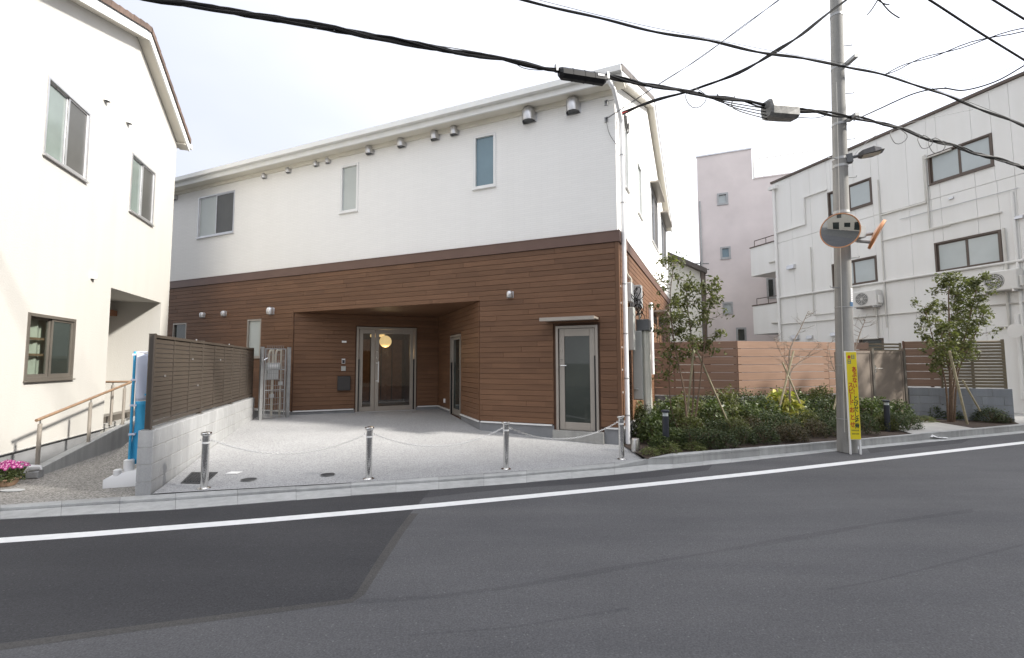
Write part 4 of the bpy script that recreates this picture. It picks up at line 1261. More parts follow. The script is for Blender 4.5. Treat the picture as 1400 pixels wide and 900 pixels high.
for p in range(np_):
    u0 = .06 + p * PL
    for k in range(nsl):
        z = FZ0 + .05 + (FZ1 - FZ0 - .09) * k / nsl
        if slat_me is None:
            o = MB().add([(0, -.026, 0), (0, -.022, .047), (0, .02, .066), (0, .02, .054), (PL - .05, -.026, 0), (PL - .05, -.022, .047), (PL - .05, .02, .066), (PL - .05, .02, .054)],
                         [(0, 1, 2, 3), (4, 7, 6, 5), (0, 4, 5, 1), (1, 5, 6, 2), (2, 6, 7, 3), (3, 7, 4, 0)]).build('slat', 'louver_brown', lfence)
            slat_me = o.data
        else:
            o = bpy.data.objects.new('slat', slat_me); COL.objects.link(o); o.parent = lfence
        o.location = (u0 + .025, 0, z)
    for k, uu in enumerate((u0 + PL / 3, u0 + 2 * PL / 3)):
        MB().box(uu - .012, uu + .012, -.034, -.026, FZ0 + .02, FZ1 - .04).build('stiffener', 'louver_brown', lfence)
for p in range(np_ + 1):
    u = .06 + p * PL
    po = MB().box(u - .025, u + .025, -.03, .03, .73, FZ1 + .005).build('post', 'louver_brown', lfence)
    MB().box(u - .028, u + .028, -.033, .033, FZ1 + .005, FZ1 + .012).build('post_cap', 'louver_brown', po)
    MB().box(u - .05, u + .05, -.05, .05, .735, .742).build('post_foot', 'stain_steel', po)
MB().box(.0, .03, -.045, -.0305, .74, FZ1 + .012).build('end_channel', 'louver_brown', lfence)
MB().box(.06, WLEN - .02, -.036, .036, FZ1 - .035, FZ1).build('top_rail', 'louver_brown', lfence)
MB().box(.06, WLEN - .02, -.036, .036, FZ0 - .01, FZ0 + .03).build('bottom_rail', 'louver_brown', lfence)
for px, py in ((225, 514), (263, 491), (270, 527), (301, 492), (268, 465), (313, 471)):
    u, z = Fr(BWF.world(0, WT / 2 - .03, 0), -18).w(px, py)
    MB().box(u - .012, u + .012, -.042, -.03, z - .012, z + .012).build('fixing_clip', 'alu_silver', lfence)

# ---- mesh gate with the gas meter behind
g0, g1 = G(355.5, 575.0, .235), G(393.5, 571.5, .235)
gaz = math.degrees(math.atan2((g1 - g0).x, (g1 - g0).y)); GW = (g1 - g0).length
GF = Fr(g0, gaz)
gt = thing('mesh_gate', 'narrow galvanised wire mesh gate at the end of the block wall', 'gate', (g0.x, g0.y, .0), gaz)
GZ0, GZ1 = .235, GF.w(355, 476)[1]
for u, nm in ((-.005, 0), (GW - .02, 1)):
    MB().box(u - .03, u + .035, -.035, .035, GZ0 - .03, GZ1 + .03).build('post', 'steel_gal', gt)
mb = MB()
ga, gb = .06, GW - .085
mb.box(ga, ga + .025, -.012, .012, GZ0 + .05, GZ1).box(gb - .025, gb, -.012, .012, GZ0 + .05, GZ1)
for z in (GZ0 + .05, GZ0 + .05 + (GZ1 - GZ0) * .37, GZ0 + .05 + (GZ1 - GZ0) * .66, GZ1 - .025): mb.box(ga + .025, gb - .025, -.011, .011, z, z + .025)
mb.build('gate_frame', 'steel_gal', gt)
mb = MB()
k = 0; u = ga + .06
while u < gb - .03:
    mb.tube([(u, .014, GZ0 + .06), (u, .014, GZ1 + .05), (u, .05, GZ1 + .065)], .0045, 5); u += .05
z = GZ0 + .2
while z < GZ1: mb.tube([(ga + .02, .018, z), (gb - .02, .018, z)], .0045, 5); z += .14
mb.build('mesh', 'steel_gal', gt)
MB().box(-.03, .0, -.06, -.03, GZ1 - .30, GZ1 - .2).tube([(.02, -.05, GZ1 - .27), (.10, -.05, GZ1 - .22)], .014, 6).build('latch', 'alu_silver', gt)
gm = thing('gas_meter', 'grey gas meter with beige pipes behind the mesh gate', 'gas meter', GF.world(0, .10, 0), gaz)
mc = GW * .45
MB().cbox(mc - .12, mc + .15, .0, .16, 1.13, 1.50, .02).cbox(mc - .13, mc + .16, -.015, .12, 1.36, 1.52, .01).build('meter_body', 'meter_grey', gm)
MB().box(mc - .10, mc + .12, -.022, -.0151, 1.40, 1.48).build('dial', 'plastic_white', gm)
mb = MB()
mb.tube([(mc - .05, .08, 1.50), (mc - .05, .08, 1.72)], .026, 10).tube([(mc + .10, .08, 1.50), (mc + .10, .08, 1.72)], .026, 10)
mb.tube(smooth_path([(mc - .05, .08, 1.68), (mc - .03, .08, 1.79), (mc + .02, .08, 1.79), (mc + .03, .08, 1.66), (mc + .03, .08, .20)], 4), .026, 10)
mb.tube(smooth_path([(mc + .10, .08, 1.68), (mc + .12, .08, 1.80), (mc + .20, .08, 1.80), (mc + .22, .08, 1.66), (mc + .22, .08, .20)], 4), .022, 10)
mb.build('gas_pipe', 'meter_beige', gm)
for u, z in ((mc + .01, .72), (mc + .2, 1.0)): MB().lathe([(.05, 0), (.05, .08)], 12, (u, .02, z)).build('valve', 'meter_grey', gm)

# ================================================================== BOLLARDS AND CHAINS
BP = [(279, 668, 'leftmost, beside the square iron cover'), (504, 655, 'second from the left, before the double door'), (692, 641.5, 'third from the left, before the timber corner'), (850, 628, 'rightmost, beside the white downpipe')]
def bollard(P, label):
    t = thing('bollard', label, 'bollard', (P.x, P.y, P.z), 90, 'chrome bollards with chains along the forecourt')
    MB().lathe([(.041, 0), (.041, .62), (.041, .625)], 20).build('tube', 'chrome', t)
    MB().lathe([(.045, .622), (.058, .635), (.060, .65), (.056, .660), (.02, .668)], 20).build('cap', 'chrome', t)
    MB().lathe([(.072, 0), (.072, .006), (.058, .014), (.046, .018)], 20).build('base_flange', 'chrome', t)
    MB().lathe([(.0425, .53), (.0425, .552)], 20).build('reflective_band', 'alu_white', t)
    for sx in (-1, 1):
        MB().tube([(sx * .041, 0, .575), (sx * .062, 0, .582), (sx * .068, 0, .570), (sx * .058, 0, .558), (sx * .041, 0, .562)], .004, 6).build('chain_ring', 'chrome', t)
    return t
BL = []
for px, py, lab in BP:
    P = seat(px, py); P.z = fz(nn(P)); BL.append(P)
    bollard(P, 'chrome bollard on the forecourt edge, ' + lab)
for i, lab in enumerate(('between the two left bollards', 'between the two middle bollards', 'between the two right bollards before the small door')):
    a = BL[i] + Vector((.06, .02, .565)); b = BL[i + 1] + Vector((-.06, -.02, .565))
    pts = catenary(a, b, .20, 60)
    mb = MB()
    for k in range(60):
        p, q = pts[k], pts[k + 1]; d = (q - p); ln = d.length; d.normalize()
        s = d.cross(Vector((0, 0, 1))).normalized(); s2 = s.cross(d)
        s, s2 = (s, s2) if k % 2 else (s2, s)
        c = (p + q) / 2; hl = ln * .62; wd = .008
        ring = [c + d * hl * math.cos(t) * .98 + s * wd * math.sin(t) * 1.25 for t in [j * math.pi / 4 for j in range(8)]]
        mb.tube(ring + [ring[0]], .0028, 4, False)
    tag(mb.build('chain', 'stain_steel'), 'sagging silver chain ' + lab, 'chain', 'chains between the bollards')

# covers in the forecourt
cq = [gpt(x, y, .004) for x, y in ((247, 661.5), (281, 662), (298, 646.5), (262, 646.5))]
gr = thing('iron_cover', 'square black iron drain cover behind the leftmost bollard', 'drain cover', (0, 0, 0))
MB().add([tuple(p) for p in cq] + [(p.x, p.y, p.z + .006) for p in cq], [(0, 1, 2, 3), (4, 5, 6, 7), (0, 1, 5, 4), (1, 2, 6, 5), (2, 3, 7, 6), (3, 0, 4, 7)]).build('plate', 'iron_cover', gr)
mb = MB()
for k in range(1, 9):
    t = k / 9
    a = cq[0].lerp(cq[1], t).lerp(cq[3].lerp(cq[2], t), .12); b = cq[0].lerp(cq[1], t).lerp(cq[3].lerp(cq[2], t), .88)
    mb.tube([a + Vector((0, 0, .007)), b + Vector((0, 0, .007))], .009, 4)
mb.build('ribs', 'iron_cover', gr)
for px, py, lab in ((340, 656.3, 'round black iron cover right of the leftmost bollard'), (448, 649.5, 'round black iron cover left of the second bollard')):
    p = gpt(px, py, .003)
    t = thing('iron_cover', lab, 'drain cover', p, 90, 'round iron covers in the forecourt')
    MB().lathe([(.088, 0), (.088, .006), (.07, .0075)], 20).build('plate', 'iron_cover', t)
    MB().lathe([(.096, 0), (.096, .004), (.09, .004)], 20).build('rim', 'steel_gal', t)
p = gpt(319, 647, .003)
tag(MB().plan([(p.x - .075, p.y - .06), (p.x + .075, p.y - .06), (p.x + .085, p.y + .06), (p.x - .065, p.y + .06)], p.z, p.z + .005).build('valve_cover', 'plastic_white'), 'small white square cover in the forecourt by the iron covers', 'cover')
p = gpt(566, 564, .002)
tag(MB().lathe([(.05, 0), (.05, .012), (.02, .016)], 12, p).build('door_stop', 'steel_gal'), 'small metal door stop on the paving before the double door', 'door stop')

# ================================================================== SERVICE EQUIPMENT ON THE RIGHT SIDE WALL
uc = thing('service_cabinet', 'tall grey and cream service cabinet with cap beside the downpipe', 'cabinet', PC, AZ)
MB().cbox(.09, .275, .80, 1.02, .78, 2.10, .02).build('cabinet_body', 'cabinet_grey', uc)
MB().lathe([(.05, 0), (.05, .012), (.03, .02)], 14, (.15, .79, .98)).build('round_lock', 'cabinet_grey', uc)
MB().cbox(.265, .39, .86, 1.20, .0, 2.22, .05).build('column', 'cabinet_cream', uc)
MB().cbox(.17, .40, .82, 1.24, 2.10, 2.32, .01).build('cap', 'box_dark', uc)
mb_ = thing('meter_box', 'upper grey electric meter box high on the timber side wall', 'meter box', PC, AZ, 'electric boxes on the side wall')
MB().cbox(.03, .17, .38, .62, 2.62, 2.98, .01).build('box_body', 'meter_grey', mb_)
mb_ = thing('meter_box', 'lower long grey breaker box just behind the white downpipe', 'meter box', PC, AZ, 'electric boxes on the side wall')
MB().cbox(.03, .19, .42, .62, 1.72, 2.52, .01).build('box_body', 'cabinet_grey', mb_)
mb_ = thing('meter_box', 'second grey meter box with looping black cables on the side wall', 'meter box', PC, AZ, 'electric boxes on the side wall')
MB().cbox(.03, .25, 1.00, 1.22, 2.58, 3.02, .01).build('box_body', 'meter_grey', mb_)
MB().tube([(.2, 1.1, 2.58), (.2, 1.1, 2.28)], .02, 8).build('conduit', 'meter_beige', mb_)
rgc = random.Random(21)
mb = MB()
for k in range(9):
    y0 = rgc.uniform(.45, 1.0); z0 = rgc.uniform(2.4, 2.8); r = rgc.uniform(.10, .2)
    a0 = rgc.uniform(0, 6); x0 = rgc.uniform(.12, .30)
    mb.tube([(x0 + .06 * math.sin(t * .9 + k), y0 + r * math.cos(a0 + t * .55) + .02 * t, z0 + r * .9 * math.sin(a0 + t * .55)) for t in range(12)], .008, 5)
mb.build('cable_coil', 'cable_black', mb_)
MB().tube(smooth_path([(.06, .5, 3.5), (.06, .5, 3.2), (.12, .62, 3.08), (.12, .62, 2.95)], 4), .022, 8).build('conduit', 'meter_beige', mb_)
sp_ = thing('vent_pipe', 'short white vertical pipe on the timber side wall above the plank fence', 'pipe', PC, AZ)
MB().lathe([(.055, 1.2), (.055, 2.95), (.045, 2.97)], 12, (.12, 3.6, 0)).build('pipe_body', 'pipe_white', sp_)
for t_, zt in ((4.6, 2.75), (6.4, 2.75)):
    window(house, lambda u, d, z: TS(u, d - .022, z), t_, t_ + 1.2, 1.45, zt, [('pane_dark', .03), ('pane_screen', .015)], 'alu_bronze', .04)
    MB(TS).box(t_ - .1, t_ + 1.3, -.40, -.02, zt + .08, zt + .13).build('window_canopy', 'alu_taupe', house)

# ================================================================== PLANK FENCE BEHIND THE BED
Q0 = G(885, 540, .6)
F1 = Fr(Q0, 111.0)
k1 = F1.w(1008, 500)[0]
KC = F1.world(k1, 0, 0)
F2 = Fr(KC, 72.0)
k2 = F2.w(1188, 500)[0]
pf = thing('plank_fence', 'long reddish brown horizontal plank fence behind the planting bed', 'fence', (Q0.x, Q0.y, 0), 111.0)
FB, FT_ = .605, 2.04
rp = random.Random(2)
TF2 = lambda u, d, z: F1.loc(F2.world(u, d, z))
nbd = 7; bh = (FT_ - FB) / nbd
for r in range(nbd):
    z0 = FB + r * bh
    for (a, b) in ((-.55, .72), (.72, k1)):
        MB().cbox(a + .002, b - .003, -.03, -.008, z0 + .006, z0 + bh - .006, .003).build('plank', 'fence_plank', pf)
    for (a, b) in ((.0, k2 * .33), (k2 * .33, k2 * .66), (k2 * .66, k2)):
        MB(TF2).cbox(a + .003, b - .003, -.03, -.008, z0 + .006, z0 + bh - .006, .003).build('plank', 'fence_plank', pf)
for u in (-.4, .72, 1.6, k1 - .05): MB().box(u - .03, u + .03, -.008, .05, .3, FT_ - .03).build('post', 'fence_post', pf)
for u in (.1, k2 * .33, k2 * .66, k2 - .05): MB(TF2).box(u - .03, u + .03, -.008, .05, .3, FT_ - .03).build('post', 'fence_post', pf)
MB().box(k1 - .012, k1 + .006, -.034, .02, FB, FT_ + .004).build('corner_trim', 'fence_plank', pf)
pw = thing('fence_base_wall', 'low dark grey block wall under the reddish plank fence', 'wall', (Q0.x, Q0.y, 0), 111.0)
for r in range(3):
    z0 = -.02 + r * .2
    for T, ln in ((None, k1), (TF2, k2)):
        u = -.55 if T is None else 0; st_ = .39 if r % 2 else .2
        while u < ln - .02:
            e = min(ln, u + st_); st_ = .39
            MB(T).cbox(u + .003, e - .003, -.05, .09, z0 + .003, z0 + .197, .006).build('concrete_block', 'block_dark', pw); u = e
MB().box(-.55, k1, -.056, .095, .581, .60).build('coping', 'kerb_stone', pw)
MB(TF2).box(.06, k2, -.056, .095, .581, .60).build('coping', 'kerb_stone', pw)

# ---- gate, right block wall, plank panel and olive louver
ga0, ga1 = G(1178, 577, .08), G(1240, 573, .08)
g2 = math.degrees(math.atan2((ga1 - ga0).x, (ga1 - ga0).y)); GL = (ga1 - ga0).length
gate = thing('garden_gate', 'taupe metal double garden gate behind the yellow sign', 'gate', (ga0.x, ga0.y, 0), g2)
GH = 1.745
for (a, b) in ((-.75, GL * .26), (GL * .30, GL - .06)):
    lf2 = MB().cbox(a, b, -.02, .02, .14, GH - .03, .004).build('gate_leaf', 'gate_taupe', gate)
    mb = MB()
    mb.box(a, a + .05, -.03, -.0205, .14, GH).box(b - .05, b, -.03, -.0205, .14, GH).box(a + .05, b - .05, -.03, -.0205, GH - .06, GH).box(a + .05, b - .05, -.03, -.0205, .14, .2)
    mb.build('leaf_frame', 'gate_taupe', lf2)
for u in (GL * .28, GL - .02): MB().box(u - .035, u + .035, -.05, .05, .02, GH + .06).build('post', 'alu_bronze', gate)
MB().tube([(GL * .33, -.03, 1.32), (GL * .33, -.08, 1.32), (GL * .43, -.08, 1.32)], .014, 8).box(GL * .315, GL * .345, -.035, -.03, 1.22, 1.40).build('handle', 'chrome', gate)

RA, RB_ = G(1245, 571, .08), G(1388, 577.5, .05)
raz2 = math.degrees(math.atan2((RB_ - RA).x, (RB_ - RA).y)); RLN = (RB_ - RA).length
RWF = Fr(RA, raz2)
rwl = thing('block_wall', 'grey block wall under the olive louver fence at the right', 'wall', (RA.x, RA.y, 0), raz2)
for r in range(4):
    z0 = .03 + r * .2; u = 0; st_ = .4 if r % 2 else .2
    while u < RLN - .02:
        e = min(RLN, u + st_); st_ = .4
        MB().cbox(u + .003, e - .003, 0, .14, z0 + .003, z0 + .197, .006).build('concrete_block', 'block_grey', rwl); u = e
MB().box(.005, RLN - .005, .01, .13, -.02, .825).build('mortar_core', 'step_concrete', rwl)
RU2 = RWF.w(1287, 500)[0]; RTOP = 2.0
pp = thing('plank_screen', 'short reddish plank screen between the taupe gate and the olive louver', 'fence', (RA.x, RA.y, 0), raz2)
for r in range(6):
    z0 = .86 + r * (RTOP - .86) / 6
    MB().cbox(-.03, RU2, .03, .055, z0 + .005, z0 + (RTOP - .86) / 6 - .005, .003).build('plank', 'fence_plank', pp)
MB().box(-.05, -.03, .01, .09, .3, RTOP + .01).build('post', 'fence_post', pp)
MB().box(RU2 - .2, RU2 - .14, .056, .1, .84, RTOP - .02).build('post', 'fence_post', pp)
ol = thing('louver_screen', 'olive brown louver screen on the grey block wall behind the leafy tree', 'fence', (RA.x, RA.y, 0), raz2)
nl = 15
for k in range(nl):
    z = .88 + (RTOP - .93) * k / (nl - 1)
    MB().add([(u, y, zz) for u in (RU2 + .03, RLN - .1) for (y, zz) in ((.02, z - .03), (.02, z + .012), (.065, z + .035), (.065, z + .023))],
             [(0, 1, 2, 3), (4, 7, 6, 5), (0, 4, 5, 1), (1, 5, 6, 2), (2, 6, 7, 3), (3, 7, 4, 0)]).build('slat', 'louver_olive', ol)
for u in (RU2 + .01, (RU2 + RLN) / 2 - .03, RLN - .09): MB().box(u - .02, u + .02, .03, .09, .83, RTOP + .01).build('post', 'louver_olive', ol)
# louver seen above the gate, further back
ob = F2.world(k2 + .05, .9, 0)
o2 = thing('louver_screen', 'distant olive louver screen showing above the taupe gate', 'fence', (ob.x, ob.y, 0), 80)
for k in range(12):
    z = .9 + k * .1
    MB().box(-.5, 2.3, .0, .03, z, z + .06).build('slat', 'louver_olive', o2)
for u in (-.5, .9, 2.3): MB().box(u, u + .05, .031, .08, 0, 2.08).build('post', 'louver_olive', o2)

# ---- bed soil, path, and the neighbour's yard
kb = [884, 920, 960, 1000, 1050, 1100, 1140, 1200, 1252]
fb = [Vector((PC.x, PC.y + .1, 0)), SF.world(2.2, .1, 0), F1.world(-.3, .1, 0), F1.world(.8, .1, 0), F1.world(k1, .1, 0), F2.world(1.2, .1, 0), F2.world(2.4, .1, 0), F2.world(k2, .1, 0), Vector((ga1.x, ga1.y, 0))]
paving('planting_bed', 'soil', kb, fb, lambda n: .055, 10)
kb2 = [1252, 1290, 1330, 1336]
paving('entrance_path', 'path_concrete', kb2, [ga0.lerp(ga1, .2), ga0.lerp(ga1, .6), Vector((ga1.x, ga1.y, 0)), Vector((RA.x, RA.y, 0))], lambda n: .07, 6, .002)
paving('side_bed', 'soil', [1337, 1360, 1384, 1400], [Vector((RA.x - .02, RA.y, 0)), RWF.world(RLN * .35, .02, 0), RWF.world(RLN * .7, .02, 0), RWF.world(RLN, .02, 0)], lambda n: .06, 6)
yk = extend(lb, 0, 0)
struct(MB().add([(back_of(1400).x, back_of(1400).y, .05), (back_of(1455).x, back_of(1455).y, .05), (22, 13, .05), (22, 20, .05), (12, 14, .05), tuple(RWF.world(RLN, .1, .05))], [(0, 1, 2, 3, 4, 5)]).build('yard_paving', 'path_concrete'))

# ================================================================== UTILITY POLE, SIGN, MIRRORS, LAMP
PB = G(1158.5, 619.5, -.045)
PB += Vector((PB.x, PB.y, 0)).normalized() * .13
PT = atY(1143, 0, PB.y)
PD_ = (PT - PB)
def pole_at(z): return PB + PD_ * ((z - PB.z) / PD_.z)
pole = thing('utility_pole', 'tall round concrete utility pole standing at the kerb', 'utility pole', (PB.x, PB.y, PB.z))
def pl(z, dx=0, dy=0): p = pole_at(z) - PB; return (p.x + dx, p.y + dy, p.z)
def prad(z): return .146 - .0062 * (z + .05)
def zpx(py): return atY(1150, py, PB.y).z
MB().tube([pl(z) for z in (-.045, 2, 4, 6, 8, 9.8)], [prad(z) for z in (-.045, 2, 4, 6, 8, 9.8)], 28).build('shaft', 'pole_concrete', pole)
def band(z, h=.05, m='steel_gal'):
    MB().tube([pl(z), pl(z + h)], prad(z) + .006, 24).build('band', m, pole)
for z in (zpx(24), zpx(96), zpx(173), zpx(220), zpx(230), zpx(293), zpx(421), zpx(500), zpx(573)): band(z, .045 if z > 3 else .012)
for k, z in enumerate((7.2, 6.85, 6.3, 5.95, 5.45, 5.1, 4.75, 3.95, 3.3, 2.78)):
    s = -1 if k % 2 else 1
    a = .2 if s > 0 else -.1
    c, r = pl(z), prad(z)
    MB().tube([(c[0] + s * r * .9, c[1] - .05, c[2]), (c[0] + s * (r + .13), c[1] - .05, c[2] + .01), (c[0] + s * (r + .135), c[1] - .05, c[2] + .035)], .008, 6).build('step_bolt', 'steel_gal', pole)
def pole_plate(px, z0, z1, w, m):
    c = pl((z0 + z1) / 2)
    a0 = math.radians(-62); r = prad(z0) + .004
    P = []
    for z in (z0, z1):
        cc = pl(z)
        for k in range(5):
            a = a0 + (k / 4 - .5) * w / r
            P.append((cc[0] + r * math.cos(a), cc[1] + r * math.sin(a), cc[2]))
    return MB().add(P, [(k, k + 1, k + 6, k + 5) for k in range(4)], True).build('number_plate', m, pole)
pole_plate(0, 2.52, 2.76, .06, 'plastic_white')
pole_plate(0, 2.44, 2.52, .10, 'ink_blue')
mb = MB()
for k in range(6):
    z = 2.54 + k * .036; cc = pl(z); r = prad(z) + .006; a = math.radians(-62)
    mb.tube([(cc[0] + r * math.cos(a - .07), cc[1] + r * math.sin(a - .07), cc[2]), (cc[0] + r * math.cos(a + .07), cc[1] + r * math.sin(a + .07), cc[2] + .012)], .004, 4)
mb.build('plate_marks', 'ink_black', pole)
mb = MB(); mb.tube([tuple(Vector(pl(z)) + Vector((-prad(z) * .75, -prad(z) * .7, 0))) for z in (.3, 2, 4, 6.5)], .006, 5)
mb.build('ground_wire', 'conduit_beige', pole)
for z, hx in ((zpx(93), .30), (zpx(169), .28)):
    c = pl(z)
    MB().box(c[0] + .05, c[0] + .12, c[1] - hx - .05, c[1] - .10, c[2] - .03, c[2] + .03).build('cable_arm', 'steel_gal', pole)

# yellow warning sign
sb = G(1170.5, 621.5, -.045)
sg = thing('warning_sign', 'tall yellow road safety sign with red Japanese lettering before the utility pole', 'sign', (sb.x, sb.y, -.045), 97)
SFm = Fr(sb, 97)
SGZ0, SGZ1 = SFm.w(1171, 601.5)[1] + .045, SFm.w(1171, 481)[1] + .045
SWD = .155
for x in (-SWD / 2 + .0, SWD / 2 - .0):
    MB().box(x - .012, x + .012, .0, .026, 0, SGZ1 + .01).build('leg', 'plastic_white', sg)
MB().box(-SWD / 2 + .016, SWD / 2 - .016, .004, .026, SGZ1 - .012, SGZ1 + .008).box(-SWD / 2 + .016, SWD / 2 - .016, .004, .026, SGZ0, SGZ0 + .015).build('sign_frame', 'plastic_white', sg)
face = MB().box(-SWD / 2 + .004, SWD / 2 + .008, -.006, -.0005, SGZ0 + .008, SGZ1 - .006).build('sign_face', 'sign_yellow', sg)
def smt(x, z, sx=1.0): return Matrix.Translation((x, -.0072, z)) @ Matrix.Rotation(math.pi / 2, 4, 'X') @ Matrix.Diagonal((sx, 1, 1, 1))
SH = SGZ1 - SGZ0
def pxz(py): return SGZ1 - (py - 481) / (601.5 - 481) * SH
ys = [505.8, 513.0, 520.8, 528.5, 537.0]
for ch, y in zip('あぶない！', ys): text(face, ch, .098, 'ink_red', smt(.037, pxz(y), .76), 'lettering')
for ch, y in zip('とびだし注意', [545.5, 553.0, 560.3, 567.4, 575.0, 583.2]): text(face, ch, .096, 'ink_green', smt(.037, pxz(y), .76), 'lettering')
for ch, y in zip('スピードおとせ', [527.5, 535.5, 543.0, 551.0, 561.5, 571.5, 581.5]):
    m_ = smt(-.030, pxz(y), .76)
    if ch == 'ー': m_ = smt(-.030, pxz(y)) @ Matrix.Rotation(math.pi / 2, 4, 'Z')
    text(face, ch, .102, 'ink_red', m_, 'lettering')
mb = MB()
for r in range(2):
    for k in range(6):
        x = -.052 + k * .0195; z = pxz(588.6 + r * 4.6)
        mb.box(x, x + .013, -.0078, -.0062, z - .004, z + .004).box(x + .005, x + .008, -.0079, -.0062, z - .013, z + .015).box(x + .001, x + .012, -.0077, -.0062, z - .014, z - .010)
mb.build('fine_print', 'ink_green', face)
mb = MB()
for (x, y) in ((-.030, 494.8), (.028, 488.3)):
    z = pxz(y)
    mb.box(x - .024, x + .024, -.0078, -.0062, z + .028, z + .036).box(x - .024, x - .017, -.0079, -.0062, z - .034, z + .027).box(x + .017, x + .024, -.0079, -.0062, z - .034, z + .027).box(x - .016, x + .016, -.0077, -.0062, z - .004, z + .006).box(x - .014, x + .014, -.0076, -.0062, z - .032, z - .022)
mb.build('print_emblem', 'ink_blue', face)
MB().add([(-.030 + .024 * math.cos(t * .6283), -.0075, pxz(488.3) + .030 * math.sin(t * .6283)) for t in range(10)], [tuple(range(10))]).build('print_dot', 'ink_red', face)

# traffic mirrors
def traffic_mirror(label, c, nrm, R, hidden=False):
    t = thing('traffic_mirror', label, 'traffic mirror', (0, 0, 0), 90, 'convex mirrors on the utility pole')
    q = Vector(nrm).normalized().to_track_quat('Z', 'Y').to_matrix()
    def T(x, y, z): return Vector(c) + q @ Vector((x, y, z))
    RC = 1.9
    prof = [(max(.001, R * k / 8), math.sqrt(RC * RC - (R * k / 8) ** 2) - math.sqrt(RC * RC - R * R)) for k in range(8, -1, -1)]
    MB(T).lathe([(r, z) for r, z in prof], 40).build('mirror_face', 'mirror_face', t)
    MB(T).lathe([(R + .010, -.03), (R + .014, .0), (R + .010, .016), (R - .003, .010), (R - .003, -.002)], 40).build('rim', 'mirror_orange', t)
    MB(T).lathe([(R + .008, -.03), (R * .8, -.045), (R * .35, -.06), (.04, -.065)], 32).build('back_shell', 'mirror_back', t)
    return t
mc_ = atY(1148.5, 315.5, PB.y - .42)
traffic_mirror('round convex traffic mirror with orange rim facing the road on the pole', mc_, (-.45, -.86, -.24), .275)
m2c = atY(1199.5, 321, PB.y - .15)
_v = (m2c - CAM).normalized(); _l = (_X * 24 + _U * 43).normalized()
traffic_mirror('round convex traffic mirror seen edge on at the right of the pole', m2c, _l.cross(-_v) * (1 if _l.cross(-_v).x > 0 else -1) - _v * .02, .25)
mbk = thing('mirror_bracket', 'grey steel bracket holding the two traffic mirrors to the pole', 'bracket', (0, 0, 0))
pz = pole_at(mc_.z)
MB().tube([pz + Vector((0, -.1, 0)), mc_ + Vector((.03, .10, .0))], .03, 8).box(pz.x + .05, pz.x + .20, pz.y - .30, pz.y - .14, pz.z - .08, pz.z + .12).build('main_arm', 'steel_gal', mbk)
MB().tube([pz + Vector((.1, -.15, -.02)), m2c + Vector((-.09, 0, .02))], .032, 8).tube([pz + Vector((.1, -.2, -.12)), pz + Vector((.33, -.2, -.14))], .028, 8).build('side_arm', 'steel_gal', mbk)

# street lamp head
zl = zpx(219)
l0 = pole_at(zl) + Vector((prad(zl) * .85, -.08, 0)); l1 = atY(1208, 205.5, PB.y - .30)
sla = thing('street_lamp', 'dark flat street lamp head on a short arm on the utility pole', 'street lamp', (0, 0, 0))
ld = (l1 - l0); ldn = ld.normalized(); lsd = ldn.cross(Vector((0, 0, 1))).normalized(); lup = lsd.cross(ldn)
def TLp(a, b, c): return l0 + ldn * a + lsd * b + lup * c
LL = ld.length
mb = MB(TLp)
P = []
for a, w2, h0, h1 in ((.14, .05, -.02, .03), (.2, .09, -.03, .055), (LL * .72, .115, -.03, .07), (LL * .9, .105, -.015, .03), (LL, .08, -.01, .0)):
    P += [(a, -w2 * 1.2, h0), (a, w2 * 1.2, h0), (a, w2 * .75, h1 * 1.2), (a, -w2 * .75, h1 * 1.2)]
mb.add(P, [(i * 4 + k, i * 4 + (k + 1) % 4, i * 4 + 4 + (k + 1) % 4, i * 4 + 4 + k) for i in range(4) for k in range(4)] + [(0, 1, 2, 3), (19, 18, 17, 16)])
mb.build('lamp_head', 'mailbox_dark', sla)
MB(TLp).box(LL * .40, LL * .9, -.085, .085, -.034, -.0305).build('lens', 'meter_beige', sla)
MB(TLp).tube([(-.02, 0, 0), (.2, 0, .0)], .028, 8).box(-.04, .05, -.06, .06, -.09, .06).build('arm', 'box_dark', sla)

# ================================================================== OVERHEAD CABLES
OFFP = PB + E_(162) * .28
def wire(label, pts, r, m='cable_black', strands=1, spread=.03, seed=0, name='overhead_cable', group=None):
    mb = MB(); rg = random.Random(seed)
    base = smooth_path(pts, 8)
    if strands > 1:
        n_ = max(8, int(total(base) / .16)); base = [along(base, total(base) * i / n_ * .99999) for i in range(n_ + 1)]
    if strands == 1: mb.tube(base, r, 7)
    else:
        for s in range(strands):
            ph, f = rg.random() * 6.28, rg.uniform(.5, .9)
            st = [p + Vector((0, spread * .4 * math.cos(ph + i * f * .7), spread * math.sin(ph + i * f))) for i, p in enumerate(base)]
            mb.tube(st, r * rg.uniform(.75, 1.2), 6)
    return tag(mb.build(name, m), label, 'cable', group)
def on_street(L_, off=.28): 
    o = PB + E_(162) * off
    return [onv(x, y, o, 72.0) for x, y in L_]
c1L = on_street([(150, -13), (215, -.5), (330, 17.5), (480, 44), (620, 70.5), (700, 84), (764, 96)])
_d = (c1L[0] - c1L[1]).normalized()
c1L = [c1L[0] + _d * k + Vector((0, 0, .002 * k * k)) for k in (9.0, 6.0, 4.0, 2.0, 1.0)] + c1L
c1R = on_street([(828, 104), (920, 122.5), (1000, 136), (1045, 145), (1085, 150), (1152, 158.5), (1200, 167), (1280, 193), (1340, 211), (1400, 229), (1500, 262)])
wire('thick black cable bundle running from upper left to the long black closure', c1L, .017, strands=5, spread=.026, seed=1)
wire('thick black cable bundle running from the long closure past the pole to the right edge', c1R, .015, strands=5, spread=.030, seed=2)
